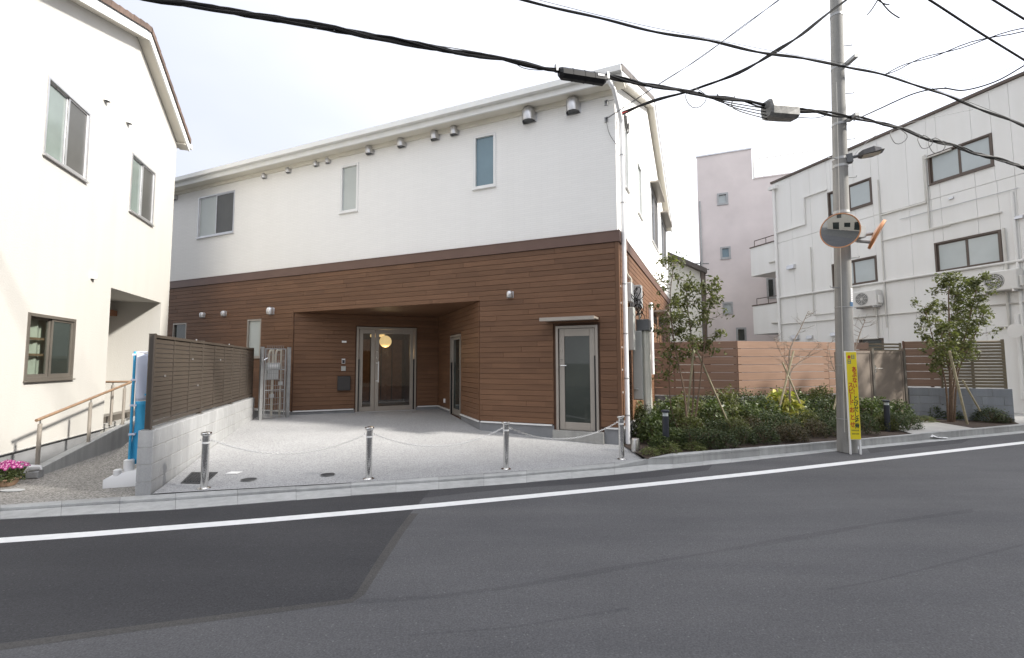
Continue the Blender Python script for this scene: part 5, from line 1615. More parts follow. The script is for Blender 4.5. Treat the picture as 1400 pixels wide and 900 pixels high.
wire('thin sagging wire lashed under the left part of the thick cable bundle', on_street([(215, -1), (400, 34), (500, 50), (620, 66), (690, 80), (715, 93), (740, 96), (757, 93)], .26), .005, 'cable_grey', name='overhead_wire')
c2 = on_street([(640, -17), (715, -.5), (860, 35), (1000, 63), (1100, 81.5), (1152, 90), (1230, 109), (1320, 141), (1400, 173), (1500, 213)])
wire('upper black cable crossing the pole below its top band', c2, .017, strands=2, spread=.016, seed=4)
wire('thin messenger wire just above the upper black cable', [p + Vector((0, 0, .05)) for p in c2], .004, 'cable_grey', name='overhead_wire')
# service drop: house corner to the pole top
hc = FF.world(.06, .35, 6.22)
wire('thick twin black service drop from the house corner to the pole top', [hc, atY(905, 134, 7.95), atY(950, 122, 7.9), atY(1000, 104.5, 7.85), atY(1070, 64.5, 7.8), atY(1120, 29, 7.78), atY(1152, 4, 7.8), atY(1170, -12, 7.8)], .018, strands=2, spread=.020, seed=6)
wa = FF.world(*[FF.w(829, 164)[0], -.03, FF.w(829, 164)[1]])
wire('thin wire slanting from the white facade corner up over the street', [wa, atY(900, 116, 7.2), atY(960, 77, 6.4), atY(1066, -1, 5.2), atY(1120, -42, 4.6)], .005, 'cable_grey', 2, .008, 3, 'overhead_wire')
wire('pair of thin wires rising from the junction to the upper right corner', [on_street([(1212, 100)])[0], atY(1290, 71, 7.0), atY(1400, 40, 6.0), atY(1500, 8, 5.2)], .007, 'cable_black', 2, .03, 5)
wire('black cable dipping from the pole clamp to the right edge', [pole_at(5.72) + Vector((.12, -.2, 0)), atY(1200, 150, 8.1), atY(1250, 128, 8.0), atY(1288, 121, 7.9), atY(1318, 123.5, 7.8), atY(1360, 112, 7.6), atY(1400, 90, 7.4), atY(1450, 60, 7.2)], .012)
wire('thin grey wire above the dipping cable at the right edge', [atY(1288, 121, 7.9), atY(1400, 88, 7.4), atY(1470, 66, 7.0)], .004, 'cable_grey', name='overhead_wire')
wire('upper right diagonal black cable crossing the corner of the sky', on_street([(1210, -37), (1270, -.5), (1340, 45), (1400, 82), (1480, 132)], 1.0), .018)
wire('topmost short black cable at the upper right corner', on_street([(1300, -35), (1357, -.5), (1400, 26), (1460, 62)], 1.2), .018)
wire('thin guy wire from the pole to the roof of the grey building', [pole_at(5.05) + Vector((.14, 0, 0)), atY(1215, 176.5, 9.5), atY(1330, 150, 12.0)], .004, 'cable_grey', name='overhead_wire')
for cx_, cy_, r, Y, lab in ((951, 134, .16, 7.0, 'round spare cable loop hanging between the long closure and the junction box'), (1228, 186, .15, 8.2, 'spare cable loop hanging just right of the pole, above the street lamp'),
                            (1280, 199, .15, 8.4, 'larger spare cable loop hanging before the upper window of the grey building'), (1264, 194, .13, 8.35, 'smaller spare cable loop left of the upper window of the grey building')):
    c = atY(cx_, cy_, Y); mb = MB()
    mb.tube([c + Vector((r * math.cos(t * .4 + 1.6), .02 * math.sin(t), r * .95 * math.sin(t * .4 + 1.6))) for t in range(17)], .006, 5, False)
    tag(mb.build('cable_loop', 'cable_grey'), lab, 'cable')
mb = MB()
c = pole_at(7.85)
for k in range(3):
    a = atY(1205 - k * 8, -8, 8.0); b_ = atY((1186, 1230, 1216)[k], (20, 25, 6)[k], 8.0)
    mb.tube(smooth_path([a, a.lerp(b_, .5) + Vector((-.04 + .05 * k, 0, -.08)), b_], 4), .011, 6)
tag(mb.build('cable_tails', 'cable_black'), 'short black cable tails hanging right of the pole top', 'cable')
# loops and conduits on the house corner
mb = MB()
for k, (r, dx) in enumerate(((.20, .0), (.25, .02), (.16, .03))):
    c = FF.world(.08 + dx, .42, 6.12)
    mb.tube([c + FF.ed * (r * .9 * math.cos(t)) + Vector((0, 0, r * math.sin(t))) + FF.eu * .05 for t in [math.pi + j * math.pi / 8 for j in range(9)]], .013, 6)
tag(mb.build('cable_loops', 'cable_grey'), 'grey drip loops of cable under the house eave corner', 'cable')
tag(MB().tube([hc, hc.lerp(atY(905, 134, 7.95), .22)], .02, 8).build('cable_sleeve', 'cable_red'), 'small red sleeve on the service drop at the house corner', 'cable')
for px, py, lab in ((829, 141, 'upper small steel wire anchor on the white facade corner'), (829, 164, 'lower small steel wire anchor on the white facade corner')):
    u, z = FF.w(px, py)
    t = thing('wire_anchor', lab, 'anchor', FF.world(u, 0, 0), AZ, 'wire anchors on the facade corner')
    MB().cbox(-.03, .03, -.02, 0, z - .05, z + .05).build('plate', 'steel_gal', t); MB().tube([(0, -.02, z), (0, -.06, z), (.03, -.06, z + .02)], .009, 6).build('hook', 'box_dark', t)
u, z = FF.w(829, 141)
tag(MB().tube([FF.world(u, -.05, z), FF.world(.05, -.05, z), FF.world(.09, .4, z + .05)], .005, 5).build('anchor_wire', 'cable_grey'), 'thin horizontal wire from the upper facade anchor to the corner', 'cable')
u, z = FF.w(829, 164)
tag(MB().tube(smooth_path([FF.world(u, -.05, z), FF.world(u + .06, -.05, z - .3), FF.world(.02, -.03, z - .52)], 4), .005, 5).build('anchor_wire', 'cable_black'), 'thin black wire hanging from the lower facade anchor', 'cable')
# closures on the bundle
ca_, cb2 = on_street([(762, 93.5), (829, 104)], .28)
cl = thing('cable_closure', 'long black ribbed cable closure on the bundle above the house roof', 'cable closure', (0, 0, 0), 90)
dd = (cb2 - ca_); dn = dd.normalized(); sd_ = dn.cross(Vector((0, 0, 1))).normalized(); up_ = sd_.cross(dn)
def TC(a, b, c): return ca_ + dn * a + sd_ * b + up_ * c
LC = dd.length
mb = MB(TC)
oc = [(.075 * math.cos(t * math.pi / 4 + .39), -.065 + .085 * math.sin(t * math.pi / 4 + .39)) for t in range(8)]
P = [(a, y * s, z * s + (1 - s) * -.02) for a, s in ((.02, .7), (.06, 1), (LC - .06, 1), (LC - .02, .7)) for y, z in oc]
mb.add(P, [(i * 8 + k, i * 8 + (k + 1) % 8, i * 8 + 8 + (k + 1) % 8, i * 8 + 8 + k) for i in range(3) for k in range(8)] + [tuple(range(8)), tuple(range(31, 23, -1))])
mb.build('closure_body', 'rubber_black', cl)
for f in (.28, .52, .72): MB(TC).add([(a_, y * 1.05, -.065 + (z + .065) * 1.05) for a_ in (LC * f, LC * f + .018) for y, z in oc], [(k, (k + 1) % 8, 8 + (k + 1) % 8, 8 + k) for k in range(8)] + [tuple(range(8)), tuple(range(15, 7, -1))]).build('rib', 'rubber_black', cl)
MB(TC).box(LC * .77, LC * .90, .0695, .076, -.06, -.03).build('label_plate', 'plastic_white', cl)
for a in (-.03, LC): MB(TC).box(a, a + .035, -.03, .03, -.05, .05).build('clamp', 'steel_gal', cl)
x0, x1 = on_street([(1047, 147), (1086, 150)], .30)
jb = thing('junction_box', 'grey plastic wrapped cable junction box left of the utility pole', 'junction box', (0, 0, 0), 90)
dn2 = (x1 - x0).normalized(); sd2 = dn2.cross(Vector((0, 0, 1))).normalized(); up2 = sd2.cross(dn2); LJ = (x1 - x0).length
mb = MB(lambda a, b, c: x0 + dn2 * a + sd2 * b + up2 * c)
P = []; rj = random.Random(4)
for a, s in ((0, .8), (.03, 1), (LJ * .5, 1.03), (LJ - .04, 1), (LJ, .75)):
    for t in range(10):
        q = t * math.pi / 5; k = 1 + rj.uniform(-.06, .06)
        P.append((a, .13 * s * k * math.copysign(abs(math.cos(q)) ** .6, math.cos(q)), -.03 + .155 * s * k * math.copysign(abs(math.sin(q)) ** .6, math.sin(q))))
mb.add(P, [(i * 10 + k, i * 10 + (k + 1) % 10, i * 10 + 10 + (k + 1) % 10, i * 10 + 10 + k) for i in range(4) for k in range(10)] + [tuple(range(10)), tuple(range(49, 39, -1))])
mb.build('box_body', 'box_plastic', jb)
mb = MB()
for k in range(4):
    y = 149 + k * 4.6
    mb.tube(smooth_path(on_street([(930 + 25 * k, 122.5 + 3 * k), (985 + 6 * k, 138 + 3.5 * k), (1049, y)], .29), 4), .008, 5)
for k in range(2):
    mb.tube(smooth_path(on_street([(1085, 151 + 9 * k), (1115, 154.5 + 7 * k), (1135, 153 + 3 * k)], .29), 4), .007, 5)
mb.build('box_lead', 'cable_black', jb)

# ================================================================== GREY PANEL BUILDING AT THE RIGHT
RP = Vector((13.4, 15.0, 0))
RBF = Fr(RP, 161.7)             # u to the right (towards the camera), d inward
gb_ = thing('panel_building', 'three-storey pale grey panel building with brown windows and conduits', 'building', (RP.x, RP.y, 0), 161.7)
UA, UB_, ZT = RBF.w(1058, 300)[0], 3.25, 9.44
def rw4(l, r, t, b): return (RBF.w(l, 300)[0] if not isinstance(l, tuple) else RBF.w(*l)[0], RBF.w(*r)[0], RBF.w(*b)[1], RBF.w(*t)[1])
wa1 = rw4((1132, 280), (1192, 262), (1192, 242), (1192, 279))
wa2 = rw4((1138, 378), (1199, 367), (1199, 349), (1199, 386))
wb1 = rw4((1269.5, 233), (1357.5, 204), (1355.7, 181.6), (1359.3, 226.3))
wb2 = rw4((1278.5, 352), (1370, 337), (1368, 314), (1372, 360))
wb0 = (RBF.w(1175, 468)[0], RBF.w(1208, 468)[0], 1.6, RBF.w(1208, 462.5)[1])
holes = [wa1, wa2, wb1, wb2, wb0]
wall_holes(MB(), UA, UB_, -.05, ZT - .03, holes, .12, .035).build('wall', 'panel_joint', gb_)
zj = [.0, RBF.w(1063, 444)[1], RBF.w(1063, 333)[1], ZT - .03]
u = UA
nc = round((UB_ - UA) / .9)
for k in range(nc):
    a, b = UA + (UB_ - UA) * k / nc, UA + (UB_ - UA) * (k + 1) / nc
    for j in range(3):
        for q in subtract((a, b, zj[j], zj[j + 1]), holes):
            MB().cbox(q[0] + .0025, q[1] - .0025, 0, .034, q[2] + .006, q[3] - .006, .006).build('wall_panel', 'wall_panel', gb_)
MB().box(UA - .06, UB_, -.06, .30, ZT - .03, ZT + .06).build('roof_coping', 'coping_brown', gb_)
MB().quad((UA, .04, ZT - .05), (UB_, .04, ZT - .05), (UB_, 8, ZT - .05), (UA, 8, ZT - .05)).build('roof', 'meter_grey', gb_)
MB().quad((UA, .03, 0), (UA, 8, 0), (UA, 8, ZT), (UA, .03, ZT)).quad((UB_, .03, 0), (UB_, 8, 0), (UB_, 8, ZT), (UB_, .03, ZT)).build('end_wall', 'wall_panel', gb_)
for wdw in (wa1, wa2, wb1, wb2): window(gb_, None, *wdw, [('pane_milk', .05), ('pane_milk', .03)], 'coping_brown', .05, True, .02)
window(gb_, None, *wb0, [('pane_dark', .05)], 'coping_brown', .05, False, .02)
# balconies at the far end
for zt, zb_, in ((RBF.w(1056, 330)[1], RBF.w(1056, 371)[1]), (RBF.w(1060, 414)[1], RBF.w(1060, 455)[1])):
    bl = MB().box(UA - 1.5, UA - .01, .15, 1.6, zb_, zt).build('balcony', 'wall_panel', gb_)
    MB().box(UA - 1.53, UA - .01, .12, 1.63, zt, zt + .05).build('balcony_cap', 'coping_brown', bl)
    mb = MB()
    mb.tube([(UA - 1.4, .3, zt + .35), (UA - .05, .3, zt + .35)], .02, 6)
    for k in range(3): mb.tube([(UA - 1.4 + k * .65, .3, zt), (UA - 1.4 + k * .65, .3, zt + .35)], .016, 6)
    mb.build('balcony_rail', 'coping_brown', bl)
    MB().tube([(UA - .45, .12, zb_ + .45), (UA + .1, .1, zb_ + .43)], .04, 8).build('drain_spout', 'conduit_beige', bl)
# pipes and conduits on the wall
def conduit(name, L_, r, m='conduit_beige', d=-.05):
    P = [list(RBF.w(x, y, d)) for x, y in L_]
    for k in range(1, len(P)):
        if abs(P[k][0] - P[k - 1][0]) < .22: P[k][0] = P[k - 1][0]
        elif abs(P[k][1] - P[k - 1][1]) < .30: P[k][1] = P[k - 1][1]
    MB().tube([(u, d, z) for u, z in P], r, 8).build(name, m, gb_)
MB().tube([(UA + .12, -.09, ZT - .35), (UA + .12, -.09, 0)], .055, 10).box(UA - .05, UA + .3, -.2, .0, ZT - .35, ZT - .2).build('downpipe', 'wall_panel', gb_)
conduit('conduit', [(1062, 319), (1101, 305), (1101, 270), (1130, 258)], .035, 'ac_white')
conduit('conduit', [(1062, 408), (1130, 398.5), (1200, 389), (1280, 376.5), (1400, 356)], .04, 'ac_white')
conduit('conduit', [(1064, 444), (1140, 436), (1240, 424), (1330, 413), (1400, 403)], .022)
conduit('conduit', [(1108, 338), (1108, 395), (1109, 425), (1113, 431), (1140, 430)], .02)
conduit('conduit', [(1200, 246), (1196, 290), (1198, 330), (1201, 345), (1205, 391), (1208, 448)], .022)
conduit('conduit', [(1262, 214), (1262, 275), (1256, 280), (1205, 297)], .03)
conduit('conduit', [(1264, 212), (1270, 305), (1277, 312), (1300, 310), (1370, 298)], .025)
conduit('conduit', [(1262, 218), (1275, 208), (1300, 201)], .03)
conduit('conduit', [(1205, 330), (1260, 322), (1300, 314)], .02)
conduit('conduit', [(1198, 420), (1200, 455), (1196, 463), (1170, 466)], .028)
conduit('conduit', [(1372, 312), (1381, 330), (1381, 345), (1372, 372)], .03)
conduit('conduit', [(1376, 396), (1379, 430), (1374, 447), (1364, 452)], .035)
conduit('conduit', [(1383, 262), (1386, 340), (1392, 440), (1397, 540)], .035, 'wall_panel')
conduit('conduit', [(1230, 300), (1290, 280), (1372, 262), (1392, 258)], .012, 'meter_grey')
conduit('conduit', [(1330, 404), (1360, 412), (1400, 408)], .03)
conduit('conduit', [(1390, 430), (1393, 545)], .06, 'wall_panel')
def rhood(px, py, s):
    u, z = RBF.w(px, py); 
    o = MB().add([(u - s, 0, z - s * .55), (u + s, 0, z - s * .55), (u + s, 0, z + s * .6), (u - s, 0, z + s * .6), (u - s, -s * .9, z - s * .55), (u + s, -s * .9, z - s * .55), (u + s, -s * .7, z + s * .35), (u - s, -s * .7, z + s * .35)],
             [(0, 3, 2, 1), (4, 5, 6, 7), (0, 1, 5, 4), (1, 2, 6, 5), (2, 3, 7, 6), (3, 0, 4, 7)]).build('vent_hood', 'alu_silver', gb_)
for px, py, s in ((1083, 365, .17), (1088, 461, .17), (1108, 461, .12), (1141, 457, .12), (1301, 271, .06), (1306, 400, .06), (1394, 297, .09)): rhood(px, py, s)
MB().tube([(UA + 4.4, -.02, ZT), (UA + 4.4, -.02, ZT + .35)], .012, 5).tube([(UA + 4.25, -.02, ZT + .22), (UA + 4.55, -.02, ZT + .22)], .01, 5).build('roof_bracket', 'alu_silver', gb_)
def ac_unit(px0, px1, py0, py1, label):
    u0, zt = RBF.w(px0, py0, -.34); u1, zb = RBF.w(px1, py1, -.34)
    zt = RBF.w(px1, py0, -.34)[1]
    u1 = u0 + .78; zb = zt - .56
    t = thing('air_conditioner', label, 'air conditioner', RBF.world(0, 0, 0), 161.7, 'air conditioners on the grey wall')
    MB().cbox(u0, u1, -.34, -.06, zb, zt, .02).build('casing', 'ac_white', t)
    cx_ = u0 + .29; cz_ = (zb + zt) / 2
    fz_ = lambda r, y, n=20: [(cx_ + r * math.cos(2 * math.pi * k / n), y, cz_ + r * math.sin(2 * math.pi * k / n)) for k in range(n)]
    MB().add(fz_(.225, -.344), [tuple(range(20))]).build('fan_opening', 'fan_grey', t)
    mb = MB()
    for r in (.06, .11, .16, .21): mb.tube(fz_(r, -.35) + [fz_(r, -.35)[0]], .006, 4, False)
    for k in range(8):
        a = k * math.pi / 4; mb.tube([(cx_ + .03 * math.cos(a), -.351, cz_ + .03 * math.sin(a)), (cx_ + .22 * math.cos(a), -.351, cz_ + .22 * math.sin(a))], .005, 4)
    mb.build('fan_grille', 'ac_white', t)
    MB().box(cx_ - .035, cx_ + .035, -.36, -.352, cz_ - .035, cz_ + .035).build('fan_hub', 'ac_white', t)
    for ub_ in (u0 + .05, u1 - .12): MB().box(ub_, ub_ + .04, -.36, .0, zb - .05, zb - .002).build('bracket', 'alu_silver', t)
    MB().cbox(u1 - .002, u1 + .07, -.28, -.12, zb + .08, zt - .2, .02).build('valve_cover', 'ac_white', t)
ac_unit(1166, 1195, 396, 417, 'air conditioner outdoor unit just right of the utility pole')
ac_unit(1340, 1375, 369, 396, 'air conditioner outdoor unit above the leafy tree at the right')
um = RBF.w(1388, 452, -.5)
dm = thing('satellite_dish', 'small pale satellite dish above the end of the louver screen', 'satellite dish', RBF.world(um[0], -.45, 0), 161.7)
MB(lambda x, y, z: (x * .9, -z * 1.0 + y * .1, um[1] + y)).lathe([(.20, .035), (.16, .02), (.09, .006), (.02, .0)], 24).build('dish', 'ac_white', dm)
MB().tube([(0, .02, um[1] - .02), (.03, .3, um[1] - .06), (.03, .44, um[1] - .06)], .018, 8).build('dish_arm', 'ac_white', dm)

# ================================================================== PINK BUILDING AND THE HOUSE BEHIND
PKP = atY(962, 496, 25.0)
PKF = Fr(PKP, 112.0)
pk = thing('pink_building', 'tall narrow dusty pink building with small square windows', 'building', (PKP.x, PKP.y, 0), 112.0)
pu1, pz1 = PKF.w(1027, 204); pz2 = PKF.w(1030, 245)[1]; pu2 = pu1 + 3.0
hw = []
for l, t, r, b in ((980.5, 264, 995.5, 280), (985, 337.5, 999, 354), (988, 413, 1002, 429.5), (1006.5, 448, 1020.5, 468), (1048, 380, 1060, 408)):
    hw.append((PKF.w(l, (t + b) / 2)[0], PKF.w(r, (t + b) / 2)[0], PKF.w((l + r) / 2, b)[1], PKF.w((l + r) / 2, t)[1]))
mb = wall_holes(MB(), 0, pu1, 0, pz1, [h for h in hw if h[1] < pu1], .15)
for (a, b, c, d) in subtract((pu1, pu2, 0, pz2), hw): mb.quad((a, 0, c), (b, 0, c), (b, 0, d), (a, 0, d))
mb.quad((0, 0, 0), (0, 7, 0), (0, 7, pz1), (0, 0, pz1)).quad((pu1, 0, pz2), (pu1, 7, pz2), (pu1, 7, pz1), (pu1, 0, pz1)).quad((0, 0, pz1), (pu1, 0, pz1), (pu1, 7, pz1), (0, 7, pz1)).quad((pu1, 0, pz2), (pu2, 0, pz2), (pu2, 7, pz2), (pu1, 7, pz2))
mb.build('wall', 'pink_stucco', pk)
MB().box(-.04, pu1 + .04, -.05, .15, pz1, pz1 + .07).build('roof_coping', 'alu_silver', pk)
MB().box(pu1 + .05, pu2, -.04, .15, pz2, pz2 + .06).build('terrace_coping', 'pink_stucco', pk)
for i, h in enumerate(hw): window(pk, None, *h, [('pane_milk' if i in (0, 2) else 'pane_blue' if i == 1 else 'pane_dark', .06)], 'steel_gal', .09, True, .03, back=.14)
mb = MB()
mb.tube([(pu1 + .1, .1, pz2 + 1.1), (pu2, .1, pz2 + 1.1)], .03, 6)
for k in range(14): mb.tube([(pu1 + .15 + k * .2, .1, pz2), (pu1 + .15 + k * .2, .1, pz2 + 1.1)], .015, 5)
mb.build('roof_railing', 'wall_panel', pk)
MB().tube([(pu1 + .08, -.03, pz2), (pu1 + .08, -.03, pz1 - .5)], .05, 6).build('roof_pipe', 'wall_panel', pk)
MB().tube([(.08, -.06, 0), (.08, -.06, pz1 - 2.5)], .045, 6).build('downpipe', 'steel_gal', pk)
HBP = atY(905, 496, 22.0)
HBF = Fr(HBP, 100.0)
hb_ = thing('distant_house', 'cream house with dark roof edge between the timber house and the pink building', 'house', (HBP.x, HBP.y, 0), 100.0)
hu1, hzr = HBF.w(957, 372); hzl = HBF.w(915, 347)[1]
MB().prism([(0, 0), (hu1, 0), (hu1, hzr), (0, hzl)], 0, 6).build('wall', 'soffit_cream', hb_)
MB().prism([(-.1, hzl + .05), (hu1 + .25, hzr - .12), (hu1 + .25, hzr + .10), (-.1, hzl + .27)], -.3, 6.2).build('roof', 'roof_slate', hb_)
MB().tube([(hu1 + .12, -.1, hzr - .05), (hu1 + .12, -.1, 0)], .10, 8).build('downpipe', 'coping_brown', hb_)
fbp = atY(962, 470, 23.5)
fb_ = thing('distant_antenna', 'small dark rooftop antenna mast beside the cream house', 'antenna', (fbp.x, fbp.y, 0))
MB().tube([(0, 0, 0), (0, 0, 6.6)], .05, 6).build('mast', 'box_dark', fb_)
for z in (5.9, 6.2, 6.5): MB().tube([(-.4, 0, z), (.4, 0, z)], .03, 5).build('element', 'box_dark', fb_)

# ================================================================== HOUSE ACROSS THE ROAD (seen in the mirror and the door glass)
OHP = Vector((0, 0, 0)) + E_(162) * 6.6
oh = thing('opposite_house', 'beige house across the road reflected in the round traffic mirror', 'house', (OHP.x, OHP.y, 0), 252.0)
oh_holes = [(-4, -2.2, .2, 2.3), (-1.2, .6, .9, 2.2), (2.2, 4.6, .05, 2.4), (-3.4, -1.8, 3.7, 4.9), (1.4, 3.0, 3.7, 4.9)]
wall_holes(MB(), -7, 7, -.05, 5.6, oh_holes, .2).build('wall', 'meter_beige', oh)
MB().prism([(-7.4, 5.6), (7.4, 5.6), (6.5, 6.6), (-6.5, 6.6)], -.5, 7).build('roof', 'roof_slate', oh)
for h in oh_holes:
    MB().box(h[0], h[1], .12, .16, h[2], h[3]).build('window', 'pane_dark', oh)

AB = E_(72) * 9.5 + E_(162) * 5.2
ab = thing('opposite_apartments', 'tall beige apartment block across the road that shades the street', 'building', (AB.x, AB.y, 0), 252.0)
AH = APT_H
ah_holes = [(-28 + 2.9 * k, -28 + 2.9 * k + 1.7, 1.0 + 2.9 * j, 2.4 + 2.9 * j) for k in range(9) for j in range(int(AH / 2.9))]
wall_holes(MB(), -30, 0, -.05, AH, ah_holes, .2).build('wall', 'meter_beige', ab)
MB().quad((0, 0, 0), (0, 10, 0), (0, 10, AH), (0, 0, AH)).quad((-30, 0, 0), (-30, 10, 0), (-30, 10, AH), (-30, 0, AH)).quad((-30, 10, 0), (0, 10, 0), (0, 10, AH), (-30, 10, AH)).build('end_wall', 'meter_beige', ab)
MB().box(-30.1, .1, -.1, 10.1, AH, AH + .12).build('roof', 'meter_grey', ab)
for h in ah_holes: MB().box(h[0], h[1], .12, .16, h[2], h[3]).build('window', 'pane_dark', ab)

# ================================================================== PLANTING
def shrub_proto(seed, n, leaf, m, size=.05, lump=.25, flat=.8, extra=None):
    rng_ = np.random.default_rng(seed)
    cl = rng_.normal(size=(14, 3)); cl /= np.linalg.norm(cl, axis=1)[:, None]; cl[:, 2] = np.abs(cl[:, 2])
    d = rng_.normal(size=(n, 3)); d /= np.linalg.norm(d, axis=1)[:, None]; d[:, 2] = np.abs(d[:, 2]) * .95 + .02
    near = (d @ cl.T).max(1)
    r = (.62 + lump * (near - .6) * 1.6 + rng_.normal(size=n) * .07) * rng_.uniform(.62, 1.05, n) ** .6
    P = d * r[:, None] * np.array([.62, .62, 1.0])
    P[:, 2] = np.maximum(P[:, 2] * 1.05 + .05, .03)
    return P
RNG = random.Random(77)
PROTO = {}
def shrub(kind, P, w_, h_, label, group):
    key = (kind, RNG.randrange(3))
    root = thing('shrub', label, 'shrub', (P.x, P.y, .05), RNG.uniform(0, 360), group)
    root.scale = (w_, w_, h_)
    if key not in PROTO:
        m, n, sz, asp, fl = {'azalea': ('leaf_dark', 1900, .062, .5, None), 'russet': ('leaf_red', 1800, .062, .5, None), 'camellia': ('leaf_mid', 1300, .10, .5, 'petal_white'),
                             'laurel': ('leaf_mid', 1100, .13, .42, None), 'aucuba': ('leaf_yellow', 380, .27, .32, None), 'olive': ('leaf_olive', 1500, .085, .5, None), 'grass': ('leaf_pale', 260, .26, .10, None)}[kind]
        pts = shrub_proto(hash(key[1]) + len(kind) * 13, n, None, m)
        f = leaf_mesh('foliage', pts, sz, asp, m, None, key[1] + 5, .25)
        COL.objects.unlink(f)
        mb = MB(); rr = random.Random(key[1])
        for _ in range(7):
            a = rr.random() * 6.28; t = rr.uniform(.15, .42)
            mb.tube([(0, 0, -.02), (t * .5 * math.cos(a), t * .5 * math.sin(a), .3), (t * math.cos(a), t * math.sin(a), .62)], [.016, .012, .006], 5)
        s = mb.build('stems', 'bark_brown'); COL.objects.unlink(s)
        fl_o = None
        if fl:
            k = np.random.default_rng(3 + key[1]).choice(len(pts), 9, replace=False)
            fp_ = np.repeat(pts[k] * 1.07, 5, axis=0) + np.random.default_rng(1).normal(size=(45, 3)) * .018
            fl_o = leaf_mesh('blossom', fp_, .05, .8, fl, None, 9, .2); COL.objects.unlink(fl_o)
        PROTO[key] = (f.data, s.data, fl_o.data if fl_o else None)
    f, s, b = PROTO[key]
    for nm, me in (('foliage', f), ('stems', s), ('blossom', b)):
        if me is None: continue
        o = bpy.data.objects.new(nm, me); COL.objects.link(o); o.parent = root
    return root
def kerb_y(px):
    return float(np.interp(px, ST, LIPB))
GA = 'low azalea shrubs along the kerb'
def row(px0, px1, step, dy, hs, ws, kinds, lab, group, skip=()):
    px = px0
    while px < px1:
        x = px + RNG.uniform(-5, 5)
        if not any(a < x < b for a, b in skip):
            P = G(x, kerb_y(x) - dy + RNG.uniform(-1.5, 1.5), .055)
            k = RNG.choice(kinds)
            shrub(k, P, RNG.uniform(*ws), RNG.uniform(*hs), lab[k], group)
        px += step
lab1 = {'azalea': 'low dark green azalea shrub just behind the kerb', 'russet': 'low russet tinged azalea shrub just behind the kerb', 'olive': 'low olive green shrub just behind the kerb'}
lab2 = {'azalea': 'dark green shrub in the middle of the planting bed', 'russet': 'russet tinged shrub in the middle of the planting bed', 'camellia': 'glossy green shrub with white blossom in the planting bed', 'olive': 'olive green bushy shrub in the middle of the planting bed', 'laurel': 'broad-leaved green shrub in the planting bed'}
lab3 = {'camellia': 'tall glossy white-flowered shrub against the plank fence', 'laurel': 'tall broad-leaved green shrub against the plank fence', 'olive': 'tall olive green shrub against the plank fence', 'azalea': 'tall dark green shrub against the plank fence'}
row(945, 1150, 24, 8.5, (.34, .46), (.46, .58), ['azalea', 'azalea', 'russet'], lab1, GA)
row(1186, 1250, 20, 8.5, (.40, .52), (.46, .56), ['azalea', 'olive'], {'azalea': 'dark green shrub beside the entrance path right of the pole', 'olive': 'olive green shrub beside the entrance path right of the pole'}, 'shrubs right of the pole')
row(952, 1145, 25, 17, (.48, .60), (.56, .70), ['azalea', 'azalea', 'russet', 'olive'], lab2, 'shrubs in the middle of the bed')
row(1184, 1232, 22, 17, (.62, .78), (.55, .65), ['camellia'], {'camellia': 'white-flowered green shrub before the taupe gate'}, 'shrubs before the gate')
row(975, 1148, 24, 27, (.62, .82), (.66, .85), ['camellia', 'olive', 'azalea', 'laurel'], lab2, 'shrubs in the middle of the bed', ((1062, 1090),))
row(885, 1150, 22, 38, (.72, .98), (.75, .95), ['camellia', 'laurel', 'olive', 'azalea'], lab3, 'shrubs against the plank fence')
P = G(1073, 584, .055); shrub('aucuba', P, .90, .96, 'bright yellow-leaved aucuba shrub in the planting bed', None)
for px, py, k, w_, h_, lab in ((893, 606, 'laurel', .55, .62, 'broad-leaved green shrub beside the service cabinet'), (884, 600, 'azalea', .6, .75, 'dark shrub tucked behind the short steel post'),
                               (903, 617, 'laurel', .38, .34, 'small leafy plant left of the navy garden light'), (925, 612, 'laurel', .42, .40, 'small leafy plant right of the navy garden light'),
                               (930, 598, 'olive', .55, .70, 'olive bush at the foot of the tall staked tree'), (906, 600, 'camellia', .6, .72, 'white-flowered bush behind the navy garden light'),
                               (915, 620, 'grass', .42, .22, 'tuft of pale striped grass before the navy garden light'), (889, 622, 'grass', .3, .16, 'small pale grass tuft beside the short steel post'),
                               (948, 616, 'grass', .40, .18, 'pale striped grass tuft near the kerb left of the azaleas')):
    shrub(k, G(px, py, .055), w_, h_, lab, None)
for px, py, k, w_, h_, lab in ((1355, 577, 'azalea', .7, .42, 'low dark shrub before the right end of the grey block wall'), (1342, 572, 'azalea', .65, .5, 'dark shrub right of the leaning stake'),
                               (1278, 572, 'camellia', .62, .62, 'white-flowered shrub at the left end of the grey block wall'), (1300, 573, 'laurel', .55, .5, 'leafy shrub at the foot of the right tree'), (1262, 577, 'grass', .55, .2, 'low grass strip beside the entrance path'), (1372, 578, 'russet', .45, .2, 'tiny russet shrub by the wall end')):
    shrub(k, G(px, py, .06), w_, h_, lab, None)

